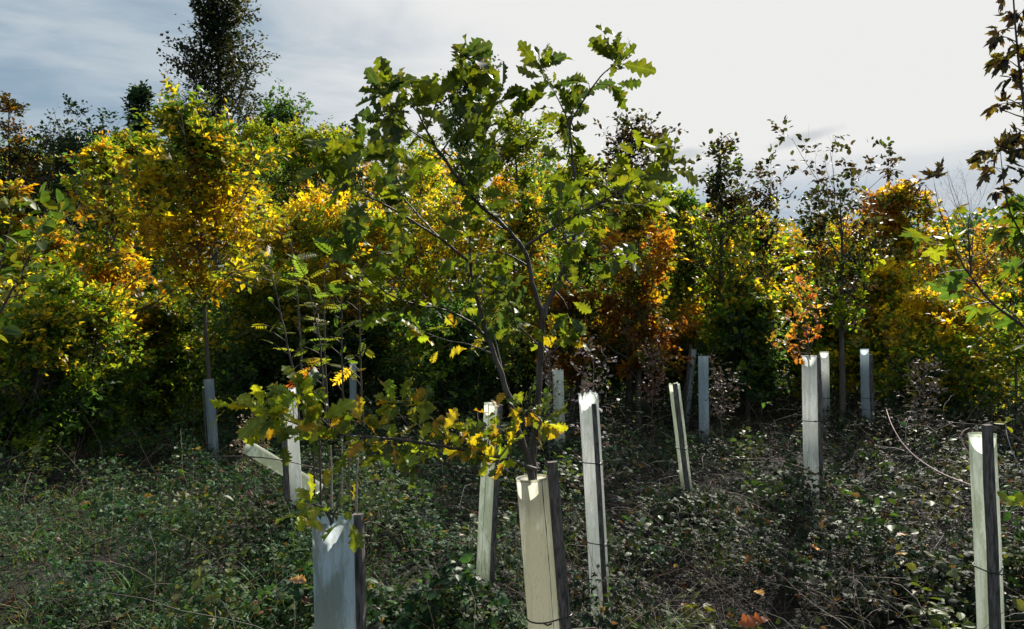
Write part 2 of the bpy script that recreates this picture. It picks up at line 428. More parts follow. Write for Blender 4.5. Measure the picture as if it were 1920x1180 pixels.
# ------------------------------------------------------------------ palettes (linear leaf colours)
PAL = {
 'green':  [(.03, .075, .016), (.045, .10, .02), (.025, .055, .018), (.09, .15, .02), (.15, .19, .02)],
 'dark':   [(.03, .065, .025), (.04, .085, .025), (.025, .055, .028), (.07, .10, .025)],
 'conifer': [(.014, .028, .012), (.028, .028, .012), (.02, .022, .014), (.012, .02, .014)],
 'bluedark': [(.016, .034, .024), (.022, .045, .03), (.03, .05, .03)],
 'olive':  [(.06, .10, .015), (.10, .14, .018), (.17, .17, .015), (.04, .08, .02), (.26, .20, .02)],
 'ygreen': [(.11, .17, .02), (.20, .22, .02), (.07, .13, .02), (.34, .27, .02), (.05, .09, .02)],
 'yellow': [(.38, .29, .015), (.46, .36, .02), (.26, .21, .015), (.40, .24, .015), (.10, .14, .02), (.20, .22, .02), (.05, .09, .02), (.30, .18, .015)],
 'gold':   [(.40, .25, .012), (.36, .18, .012), (.26, .13, .012), (.16, .12, .015), (.09, .11, .018), (.05, .08, .018), (.30, .20, .012)],
 'amber':  [(.40, .27, .012), (.34, .20, .010), (.24, .15, .010), (.38, .32, .015), (.12, .14, .02), (.20, .11, .012)],
 'orange': [(.32, .16, .015), (.26, .11, .015), (.20, .10, .02), (.36, .24, .015), (.10, .11, .02), (.07, .08, .02)],
 'russet': [(.20, .08, .02), (.16, .06, .018), (.28, .14, .02), (.12, .06, .018), (.09, .10, .02), (.06, .08, .02)],
 'redbrown': [(.018, .016, .012), (.028, .018, .012), (.018, .02, .012), (.025, .035, .012)],  # near-black leaf colour imitating crowns silhouetted against the bright sky
}
def colours(pal, P, rng, f=1.5, key=None):
    """a leaf colour per point: neighbours tend to agree"""
    pal = np.array(pal); n = len(pal)
    u = (snoise(P, f, int(rng.integers(1e6))) * .5 + .5) * .6
    u = u + (rng.random(len(P)) * .45 if key is None else rng.random(int(key.max()) + 1)[key] * .38 + rng.random(len(P)) * .16)
    k = np.clip((u * n).astype(int), 0, n - 1)
    c = pal[k]
    return c * rng.uniform(.7, 1.3, (len(P), 1)) * rng.uniform(.93, 1.07, (len(P), 3))

# ------------------------------------------------------------------ tree grower
def spawn(P, R, c, t0, t1, ang, L, up, m, rng, wob=.12, rk=.55, var=(.7, 1.25)):
    """children of a batch of branches. L: array (n,c) of lengths or function(t)->length"""
    n, mm, _ = P.shape
    t = t0 + (t1 - t0) * (np.arange(c)[None] + rng.random((n, c))) / c
    s = t * (mm - 1); i = np.minimum(s.astype(int), mm - 2); f = (s - i)[..., None]
    r = np.arange(n)[:, None]
    pos = P[r, i] * (1 - f) + P[r, i + 1] * f
    tan = nrm(P[r, i + 1] - P[r, i])
    rr = R[r, i] * (1 - f[..., 0]) + R[r, i + 1] * f[..., 0]
    az = rng.random((n, 1)) * 6.28 + np.arange(c)[None] * 2.4 + rng.normal(size=(n, c)) * .35
    ref = np.where(np.abs(tan[..., 2:3]) > .85, np.array([1., 0, 0]), np.array([0, 0, 1.]))
    A = nrm(np.cross(tan, ref)); B = np.cross(tan, A)
    perp = np.cos(az)[..., None] * A + np.sin(az)[..., None] * B
    an = (ang + rng.normal(size=(n, c)) * .18)[..., None]
    d = np.cos(an) * tan + np.sin(an) * perp
    ln = L(t) * rng.uniform(var[0], var[1], (n, c))
    pos = pos.reshape(-1, 3); d = d.reshape(-1, 3); ln = ln.reshape(-1); rr = rr.reshape(-1)
    out = np.empty((n * c, m, 3)); out[:, 0] = pos; step = (ln / (m - 1))[:, None]
    for k in range(1, m):
        d = nrm(d + np.array([0, 0, up / m]) + rng.normal(size=d.shape) * wob)
        out[:, k] = out[:, k - 1] + d * step
    r0 = np.maximum(rr * rk, .0012)
    return out, r0[:, None] * np.linspace(1, .35, m)[None]

def leaves_on(P, k, rng, spread=.04, t0=.15, tip=.3, upw=.8, flat=0.5):
    """leaves set two-ranked along twigs: each twig is a spray with its own plane; returns twig index too"""
    n, m, _ = P.shape
    t = t0 + (1 - t0) * (np.arange(k)[None] + rng.random((n, k))) / k
    s = t * (m - 1); i = np.minimum(s.astype(int), m - 2); f = (s - i)[..., None]; r = np.arange(n)[:, None]
    pos = P[r, i] * (1 - f) + P[r, i + 1] * f; tan = nrm(P[r, i + 1] - P[r, i])
    pl = np.array([0, -.1, upw]) + rng.normal(size=(n, 1, 3)) * .45
    nn = nrm(pl + rng.normal(size=pos.shape) * .28)
    side = nrm(np.cross(nn, tan)) * np.where(np.arange(k) % 2 == 0, 1, -1)[None, :, None]
    d = nrm(tan * (.35 + tip) + side * rng.uniform(.5, 1.1, (n, k, 1)) + rng.normal(size=pos.shape) * .2)
    pos = pos + d * .01 + rng.normal(size=pos.shape) * spread * np.array([1, 1, .6]) * .4
    tw = np.broadcast_to(r, (n, k))
    return pos.reshape(-1, 3), d.reshape(-1, 3), nn.reshape(-1, 3), tw.reshape(-1)

PROFILE = {
 'round':   lambda t: np.sqrt(np.clip(1 - (2 * t - .9) ** 2, 0.05, 1)),
 'pyramid': lambda t: np.clip(1.12 - t, .1, 1) * np.interp(t, [0, .25], [.75, 1]),
 'column':  lambda t: np.interp(t, [0, .2, .8, 1], [.6, 1, .8, .25]),
 'vase':    lambda t: np.interp(t, [0, .5, .85, 1], [.35, .85, 1, .5]),
 'egg':     lambda t: np.interp(t, [0, .15, .4, .75, 1], [.6, 1, .95, .55, .2]),
 'bush':    lambda t: np.interp(t, [0, .3, .7, 1], [1.0, 1.0, .75, .3]),
}
def make_tree(name, label, cat, px, ytop, ycb, wpx, d, profile='round', pal='green', pal2=None, n1=16, n2=6, n3=4, lf=9,
              leaf=.07, tmpl=None, ang1=1.0, up1=.5, trunk_r=None, wob=.12, seed=0, group=None, lean=0.0, base=None, mat=None,
              spread=.045, upw=.8, flat=.5, split=None, twig=.22, basepx=None, stems=1, bark=None, gap=-.55, lsc=1.25):
    rng = np.random.default_rng(1000 + seed)
    if d >= 15 and lf: lsc = .82; lf = int(lf * 1.7)
    if 9 < d < 15 and lf: ycb += 30; n1 = int(n1 * 1.3); lf = int(lf * 1.25)
    k = d / FX
    bx = ((basepx if basepx is not None else px) - CX) * k; by = d
    gz = float(ground(bx, by)) if base is None else base
    top = EYE - (ytop - CY) * k; cb = EYE - (ycb - CY) * k; rw = wpx * k / 2 * (1.32 if d < 15 else 1.15)
    top = top - rw * {'round': .42, 'egg': .15, 'bush': .25, 'vase': .45, 'column': .3, 'pyramid': .05}[profile] * min(1.2, .6 + up1 * .5)
    H = top - gz; t0 = max(.04, (cb - gz) / H)
    tx = (px - CX) * k
    root = empty(name, (bx, by, gz)); tag(root, label, cat, group)
    m0 = 12; s = np.linspace(0, 1, m0)
    tr = trunk_r or .012 * H + .01
    trunks = []
    for q in range(stems):
        a = rng.random() * 6.28; sp = 0 if stems == 1 else rw * .55
        w = np.cumsum(rng.normal(size=(m0, 2)) * .012 * H / 3, axis=0)
        P0 = np.stack((bx + (tx + lean - bx) * s + w[:, 0] * np.clip(s * 1.6 - .35, 0, 1) + sp * math.cos(a) * s, by + w[:, 1] * np.clip(s * 1.6 - .35, 0, 1) + sp * math.sin(a) * s, gz - .05 + (H * (1 if q == 0 else rng.uniform(.75, .97)) + .05) * s), 1)
        trunks.append(P0)
    P0 = np.array(trunks); R0 = np.broadcast_to(tr * (1 - s * .88) / (1 if stems == 1 else 1.5), (stems, m0)).copy()
    pf = PROFILE[profile]
    P1, R1 = spawn(P0, R0, n1, t0, .985, ang1, lambda t: rw * 1.05 * pf((t - t0) / (1 - t0)), up1, 6, rng, wob, var=(.35, 1.55))
    l1 = np.linalg.norm(P1[:, -1] - P1[:, 0], axis=1)[:, None]
    P2, R2 = spawn(P1, R1, n2, .2, .98, .85, lambda t: np.maximum(l1 * .42 * (1.15 - t * .6), .1), up1 * .5, 4, rng, wob)
    tw = twig * max(.6, min(2.4, rw))
    P3, R3 = spawn(P2, R2, n3, .15, .98, .8, lambda t: tw * np.ones_like(t), .1, 3, rng, wob)
    mbt = MB(); tubes(mbt, P0, R0, 8); tubes(mbt, P1, R1, 5); tubes(mbt, P2, R2, 3)
    if d < 15: tubes(mbt, P3, R3 * .8, 3)
    mbt.build('trunk', bark or M_BARK, root, (bx, by, gz))
    if lf:
        T, D, Nn, K = leaves_on(P3, lf, rng, spread, upw=upw, flat=flat)
        T2, D2, N2, K2 = leaves_on(P2, max(2, lf // 2), rng, spread, upw=upw, flat=flat)
        T = np.concatenate((T, T2)); D = np.concatenate((D, D2)); Nn = np.concatenate((Nn, N2)); K = np.concatenate((K, K2 + len(P3)))
        drop = rng.random(K.max() + 1)[K] < .12
        keep = (T[:, 2] > gz + .08) & ~drop & (snoise(T, 2.6 / max(rw, .5), seed + 7) + rng.normal(size=K.max() + 1)[K] * .25 > gap)
        T, D, Nn, K = T[keep], D[keep], Nn[keep], K[keep]
        C = colours(PAL[pal], T, rng, 2.2 / max(rw, .6), K)
        if pal2:
            C2 = colours(PAL[pal2], T, rng, 2.2 / max(rw, .6), K)
            h = (T[:, 2] - cb) / max(top - cb, .1) + snoise(T, 2.0 / max(rw, .5), seed) * .25 + rng.normal(size=K.max() + 1)[K] * .14
            C = np.where((h > (split or .5))[:, None], C2, C)
        S = leaf * lsc * rng.uniform(.55, 1.3, len(T))
        mbl = MB(); scatter(mbl, tmpl or SIMPLE, T, D, Nn, S, C, rng)
        mbl.build('crown', mat or M_LEAF, root, (bx, by, gz))
    return root

exec_trees = []
def T(*a, **k): exec_trees.append((a, k))
#  name, label, category, px, ytop, ycrownbottom, wpx, d
# -- far row, 17 to 26 m
T('tall_tree', 'tallest dark tree rising above the golden tree, its top cut off by the frame', 'tree', 402, -60, 330, 225, 23, 'pyramid', 'conifer', n1=46, n2=8, n3=5, lf=6, leaf=.14, up1=1.0, ang1=.85, seed=1, spread=.12, twig=.28, gap=-.35)
T('slender_tree', 'slender dark tree with upright bare shoots left of the tallest tree', 'tree', 272, 168, 330, 78, 22, 'column', 'bluedark', n1=20, n2=5, n3=4, lf=6, leaf=.15, up1=2.5, ang1=.5, seed=2, spread=.1, twig=.3)
T('dark_tree', 'blue-green tree top above the yellow sapling at the left', 'tree', 142, 222, 470, 150, 19, 'vase', 'bluedark', n1=22, n2=6, n3=5, lf=5, leaf=.12, up1=1.3, ang1=.8, seed=3, spread=.1, gap=-.3, wob=.16)
T('dark_tree', 'dark tree filling the dip between the left-edge tree and the blue-green tree', 'tree', 85, 285, 500, 150, 21, 'vase', 'dark', 'conifer', split=.6, n1=26, n2=7, n3=5, lf=8, leaf=.13, seed=14, spread=.1)
T('dark_tree', 'dark green tree at the left frame edge with reddish tip', 'tree', 15, 190, 520, 170, 17, 'pyramid', 'conifer', 'russet', split=.92, n1=30, n2=7, n3=5, lf=7, leaf=.10, up1=.5, ang1=1.15, gap=-.35, seed=4, spread=.09)
T('twiggy_tree', 'fan-shaped twiggy dark tree right of the tallest tree', 'tree', 540, 215, 380, 150, 20, 'round', 'dark', n1=24, n2=6, n3=5, lf=5, leaf=.13, up1=1.8, ang1=.6, seed=5, spread=.08)
T('green_tree', 'dense dark green tree behind the bright yellow bush', 'tree', 590, 225, 560, 190, 16.5, 'round', 'green', 'olive', split=.8, n1=34, n2=8, n3=5, lf=11, leaf=.10, seed=6, spread=.08)
T('olive_tree', 'olive and yellow-green tree top between the tallest tree and dark green tree', 'tree', 478, 215, 500, 130, 17.5, 'round', 'olive', n1=24, n2=7, n3=5, lf=9, leaf=.10, seed=7, spread=.07)
T('green_tree', 'mixed green tree behind the left side of the golden tree', 'tree', 262, 240, 560, 150, 16, 'round', 'green', 'olive', split=.6, n1=26, n2=7, n3=5, lf=10, leaf=.10, seed=8, spread=.08)
T('green_tree', 'green tree with yellowing top between the blue-green tree and the slender tree', 'tree', 205, 245, 520, 120, 18, 'round', 'green', 'gold', split=.75, n1=24, n2=7, n3=5, lf=9, leaf=.10, seed=9, spread=.08)
T('thin_tree', 'thin almost leafless tree against the sky left of the big oak sapling', 'tree', 668, 235, 480, 100, 18, 'column', 'bluedark', n1=22, n2=5, n3=4, lf=2, leaf=.10, up1=2.2, ang1=.6, seed=10)
T('poplar_tree', 'bluish dark tree top seen through the upper leaves of the oak sapling', 'tree', 862, 108, 430, 165, 21, 'round', 'bluedark', n1=30, n2=6, n3=4, lf=6, leaf=.14, up1=1.2, ang1=.75, seed=11, gap=-.3, spread=.08)
T('green_tree', 'leafy olive tree between the two upper limbs of the oak sapling', 'tree', 985, 200, 560, 170, 16, 'round', 'olive', n1=28, n2=7, n3=5, lf=8, leaf=.10, seed=12, up1=.9, spread=.07)
T('green_tree', 'green tree behind the gap under the oak sapling\'s left limb', 'tree', 790, 270, 600, 190, 16, 'round', 'ygreen', n1=28, n2=7, n3=5, lf=9, leaf=.09, seed=13, spread=.07)
# -- middle row, 9 to 15 m
T('yellow_sapling', 'bright yellow-orange young tree left of the golden tree', 'tree', 200, 285, 640, 150, 10.5, 'egg', 'gold', 'yellow', split=.3, n1=30, n2=6, n3=4, lf=9, leaf=.065, seed=20, up1=.6, spread=.04)
T('orange_bush', 'orange-brown leafy young tree at the left below the dark trees', 'tree', 105, 400, 700, 190, 11, 'round', 'orange', 'gold', n1=26, n2=7, n3=4, lf=9, leaf=.065, seed=21)
T('green_bush', 'yellow-green young tree at the left edge', 'tree', 12, 345, 700, 110, 9, 'column', 'ygreen', 'gold', split=.9, n1=24, n2=6, n3=4, lf=8, leaf=.065, seed=22)
T('yellow_bush', 'broad bright yellow bush behind the rowan shoots', 'bush', 575, 365, 680, 215, 11.5, 'round', 'gold', 'yellow', split=.42, n1=34, n2=7, n3=5, lf=9, leaf=.06, seed=23, spread=.04)
T('yellow_bush', 'yellow bush between the rowan shoots and the oak sapling', 'bush', 715, 375, 680, 180, 12, 'round', 'olive', 'yellow', split=.4, n1=30, n2=7, n3=4, lf=9, leaf=.06, seed=24)
T('yellow_bush', 'yellow and green bush directly behind the oak sapling', 'bush', 855, 355, 680, 190, 12.5, 'round', 'ygreen', 'yellow', split=.45, n1=30, n2=7, n3=4, lf=9, leaf=.06, seed=25)
T('green_bush', 'olive bush with gold patches behind the fork of the oak sapling', 'bush', 965, 330, 680, 170, 12, 'round', 'olive', 'gold', split=.6, n1=28, n2=7, n3=4, lf=9, leaf=.06, seed=26)
T('alder_tree', 'dark-leaved young tree with round leaves against the sky right of the oak sapling', 'tree', 1180, 222, 560, 180, 10.5, 'vase', 'olive', 'redbrown', split=.5, n1=24, n2=5, n3=4, lf=6, leaf=.054, tmpl=OVAL, up1=1.2, ang1=.8, seed=27, gap=-.35)
T('green_tree', 'green young tree close behind the right limb of the oak sapling', 'tree', 1085, 262, 600, 150, 11.5, 'round', 'green', 'olive', split=.5, n1=26, n2=6, n3=4, lf=7, leaf=.065, seed=28, up1=1.0)
T('russet_tree', 'upright russet-red young tree right of the oak sapling', 'tree', 1198, 385, 680, 115, 9.6, 'column', 'russet', 'orange', split=.5, gap=-.25, n1=28, n2=6, n3=4, lf=9, leaf=.055, seed=29, flat=.3, up1=.3)
T('russet_bush', 'low russet bush behind the stem of the oak sapling', 'bush', 1072, 545, 690, 105, 9.8, 'bush', 'russet', n1=18, n2=6, n3=4, lf=9, leaf=.055, seed=30, flat=.3)
T('green_tree', 'mixed green and brown tree right of the russet tree', 'tree', 1275, 335, 680, 160, 12.5, 'round', 'olive', 'green', n1=28, n2=6, n3=4, lf=8, leaf=.07, seed=31, up1=.9)
T('dark_topped_tree', 'young tree with a dark pointed top above the blue-white tube', 'tree', 1348, 280, 640, 190, 10, 'pyramid', 'ygreen', 'redbrown', split=.66, n1=26, n2=5, n3=4, lf=6, leaf=.052, tmpl=OVAL, up1=1.0, ang1=.9, seed=32, gap=-.35)
T('thin_tree', 'thin ragged young tree between the two dark-topped trees', 'tree', 1425, 350, 640, 140, 11, 'vase', 'ygreen', 'redbrown', split=.8, n1=20, n2=5, n3=4, lf=5, leaf=.05, tmpl=OVAL, up1=1.6, ang1=.7, seed=33)
T('evergreen_bush', 'dense dark green bush behind the blue-white tube', 'bush', 1402, 545, 740, 125, 9.6, 'bush', 'dark', 'ygreen', split=.75, n1=28, n2=7, n3=5, lf=9, leaf=.055, seed=34)
T('yellow_bush', 'yellow-green bush above the dense dark green bush', 'bush', 1395, 425, 640, 150, 12, 'round', 'ygreen', 'yellow', split=.5, n1=28, n2=7, n3=4, lf=8, leaf=.06, seed=35)
T('orange_bush', 'bush with orange and yellow top behind the orange sapling', 'bush', 1500, 455, 680, 130, 13, 'round', 'ygreen', 'gold', split=.45, n1=28, n2=7, n3=4, lf=8, leaf=.065, seed=36)
T('silhouette_tree', 'open young tree with dark leafy arms spread against the low cloud', 'tree', 1580, 298, 610, 200, 9.2, 'vase', 'ygreen', 'redbrown', split=.42, n1=20, n2=5, n3=4, lf=6, leaf=.052, tmpl=OVAL, up1=1.0, ang1=.9, seed=37, gap=-.35)
T('amber_tree', 'amber-brown leafy tree right of the open dark-armed tree', 'tree', 1675, 345, 640, 135, 12, 'column', 'olive', 'orange', split=.45, n1=36, n2=7, n3=4, lf=8, leaf=.06, seed=38, up1=.8, flat=.3)
T('amber_bush', 'amber bush below the leafless tree', 'bush', 1765, 430, 680, 150, 14, 'round', 'olive', 'orange', split=.4, n1=28, n2=7, n3=4, lf=8, leaf=.07, seed=39)
T('green_tree', 'full green and olive young tree between the dark-topped trees right of the russet tree', 'tree', 1325, 405, 660, 180, 12.2, 'round', 'ygreen', 'olive', split=.6, n1=30, n2=7, n3=4, lf=9, leaf=.06, seed=46)
T('green_tree', 'green bushy young tree behind the open dark-armed tree', 'tree', 1600, 425, 640, 150, 12.8, 'round', 'green', 'ygreen', split=.5, n1=28, n2=7, n3=4, lf=8, leaf=.06, seed=47)
T('green_tree', 'rounded green young tree left of the orange-topped bush, behind the thin ragged tree', 'tree', 1450, 440, 640, 140, 13.5, 'round', 'green', 'gold', split=.7, n1=28, n2=7, n3=4, lf=8, leaf=.065, seed=48)
T('bare_tree', 'leafless grey tree with fine twigs against the cloud at the right', 'tree', 1822, 348, 560, 150, 11, 'vase', n1=16, n2=6, n3=4, lf=0, up1=1.5, ang1=.6, seed=40, basepx=1850, twig=.2)
T('orange_tree', 'orange-brown tree behind the maple leaves at the right edge', 'tree', 1895, 400, 700, 160, 14, 'round', 'olive', 'orange', split=.4, n1=30, n2=7, n3=4, lf=8, leaf=.07, seed=41)
T('yellow_bush', 'yellow-green bush behind the slim tube with blue band', 'bush', 1655, 500, 720, 160, 11, 'bush', 'ygreen', 'yellow', split=.7, n1=28, n2=7, n3=4, lf=8, leaf=.055, seed=42)
T('yellow_bush', 'low bright yellow bush at the right above the split cane', 'bush', 1790, 560, 740, 190, 9.8, 'bush', 'ygreen', 'yellow', split=.35, n1=30, n2=7, n3=4, lf=8, leaf=.055, seed=43)
T('green_bush', 'low olive bush at the right edge beside the near tube', 'bush', 1905, 600, 800, 130, 8.5, 'bush', 'olive', 'ygreen', n1=20, n2=6, n3=4, lf=7, leaf=.05, seed=44)
T('yellow_bush', 'yellow-green bush behind the tube with the orange sapling', 'bush', 1545, 560, 720, 130, 11, 'bush', 'ygreen', n1=24, n2=7, n3=4, lf=8, leaf=.055, seed=45)
# -- low dark shrubs; lighter top palettes stand in for sunlight
T('shade_bush', 'dark green bush low at the left edge', 'bush', 30, 520, 860, 170, 8.0, 'bush', 'green', 'ygreen', split=.55, n1=26, n2=7, n3=4, lf=8, leaf=.05, seed=50, stems=3)
T('shade_bush', 'dark green bush between the left edge and the blue tube', 'bush', 140, 520, 850, 150, 8.8, 'bush', 'green', 'ygreen', split=.6, n1=28, n2=7, n3=4, lf=8, leaf=.05, seed=51, stems=3)
T('shade_bush', 'shaded green bush just left of the blue tube', 'bush', 285, 560, 800, 110, 10.8, 'bush', 'green', 'olive', split=.6, n1=24, n2=7, n3=4, lf=8, leaf=.055, seed=52, stems=2)
T('shade_bush', 'shaded olive bush just right of the blue tube', 'bush', 465, 520, 740, 170, 10.8, 'bush', 'dark', 'olive', split=.6, n1=26, n2=7, n3=4, lf=8, leaf=.055, seed=53, stems=2)
T('shade_bush', 'dark green bush behind the oak sapling\'s low left branch', 'bush', 820, 590, 760, 170, 9.5, 'bush', 'dark', 'green', split=.5, n1=28, n2=7, n3=4, lf=8, leaf=.05, seed=54, stems=2)
T('shade_bush', 'dark bush behind the base of the rowan shoots', 'bush', 640, 600, 740, 160, 12, 'bush', 'dark', n1=26, n2=7, n3=4, lf=8, leaf=.055, seed=55, stems=2)
T('shade_bush', 'dark bush behind the tube wrapped in vines', 'bush', 965, 600, 760, 140, 11, 'bush', 'dark', 'olive', split=.7, n1=24, n2=7, n3=4, lf=8, leaf=.05, seed=56, stems=2)
T('shade_bush', 'olive bush below the russet tree', 'bush', 1225, 590, 710, 170, 10.8, 'bush', 'dark', 'gold', split=.8, n1=26, n2=7, n3=4, lf=8, leaf=.05, seed=57, stems=2)
T('shade_bush', 'dark bush between the slim tube and the near stake tube', 'bush', 1730, 640, 780, 150, 9.2, 'bush', 'dark', 'ygreen', split=.7, n1=22, n2=7, n3=4, lf=7, leaf=.05, seed=58, stems=2)
# golden field maple growing out of the blue tube
T('golden_maple', 'golden-brown round-crowned young tree growing out of the blue tube', 'tree', 385, 235, 580, 245, 9.0, 'egg', 'amber', 'olive', split=.76, n1=42, n2=8, n3=5, lf=8, leaf=.062, seed=60, up1=.75, ang1=.85, gap=-.5, trunk_r=.034, basepx=398, spread=.05)
for a, k in exec_trees: make_tree(*a, **k)

# ------------------------------------------------------------------ far wood (one mass) and filler thicket added to block light
def leaf_mass(name, n, fpos, leaf, pals, seed, mat=M_LEAF, tmpl=SIMPLE, upw=.5, f=.5):
    rng = np.random.default_rng(seed); P = fpos(rng, n)
    q = rng.normal(size=P.shape); nn = nrm(np.array([0, 0, upw]) + rng.normal(size=P.shape) * .6)
    C = np.zeros_like(P); w = snoise(P, f * .6, seed + 1) + rng.normal(size=len(P)) * .3
    kk = np.clip(((w + 1) / 2 * len(pals)).astype(int), 0, len(pals) - 1)
    for i, pn in enumerate(pals):
        m = kk == i
        C[m] = colours(PAL[pn], P[m], rng, f)
    mb = MB(); scatter(mb, tmpl, P, q, nn, leaf * rng.uniform(.6, 1.3, len(P)), C, rng)
    o = mb.build(name, mat); tag(o, kind='stuff'); return o
def wood_pos(rng, n):
    y = rng.uniform(26, 36, n); x = rng.uniform(-.8, .8, n) * y
    px = x / y * FX + CX
    top = np.interp(px, [-400, 0, 150, 300, 480, 620, 700, 900, 1100, 1300, 1450, 1700, 1920, 2300], [290, 300, 300, 290, 260, 290, 320, 330, 330, 400, 430, 430, 410, 400])
    h = EYE + (CY - top) * y / FX
    h = h * (1 + .08 * np.sin(x * 1.7) + .06 * np.sin(x * 4.3 + y))
    z = h * rng.random(n) ** .75
    P = np.stack((x, y, z), 1)
    return P[snoise(P, 1.1, 5) > -.55]
o = leaf_mass('far_wood', 130000, wood_pos, .24, ['dark', 'bluedark', 'green', 'olive', 'orange', 'gold'], 70)
tag(o, 'far-off mass of mixed green and orange woodland behind the young trees', 'woodland')
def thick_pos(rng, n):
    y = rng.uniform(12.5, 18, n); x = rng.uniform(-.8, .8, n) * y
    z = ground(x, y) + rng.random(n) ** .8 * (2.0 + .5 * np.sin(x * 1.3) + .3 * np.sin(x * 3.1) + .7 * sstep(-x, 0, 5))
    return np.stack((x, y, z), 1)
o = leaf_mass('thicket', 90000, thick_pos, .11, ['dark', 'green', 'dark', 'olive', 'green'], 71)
tag(o, 'leafy filler thicket added to block light under the young trees', 'thicket')

# ------------------------------------------------------------------ tree shelters (tubes) with stakes
def box_along(mb, a, b, w, dpt, rng, skew=0.0):
    a = np.asarray(a, float); b = np.asarray(b, float)
    z = nrm(b - a); y = nrm(np.cross(z, np.array([1., 0, 0]))); x = np.cross(y, z)
    c, s = math.cos(skew), math.sin(skew); x, y = x * c + y * s, -x * s + y * c
    m = 7; V = []
    for k in range(m):
        t = k / (m - 1); p = a + (b - a) * t + x * rng.normal() * .0012
        f = .93 if k in (0, m - 1) else 1.0
        for sx, sy in ((-1, -1), (-.8, -1), (.8, -1), (1, -1), (1, 1), (.8, 1), (-.8, 1), (-1, 1)):
            V.append(p + x * sx * w / 2 * f + y * sy * dpt / 2 * f)
    F = []
    for k in range(m - 1):
        for j in range(8):
            F.append((k * 8 + j, k * 8 + (j + 1) % 8, (k + 1) * 8 + (j + 1) % 8, (k + 1) * 8 + j))
    caps = [[(7, 6, 1, 0), (6, 5, 2, 1), (5, 4, 3, 2)], [tuple((m - 1) * 8 + q for q in f) for f in ((0, 1, 6, 7), (1, 2, 5, 6), (2, 3, 4, 5))]]
    mb.add(np.array(V), np.array(F + caps[0] + caps[1]))

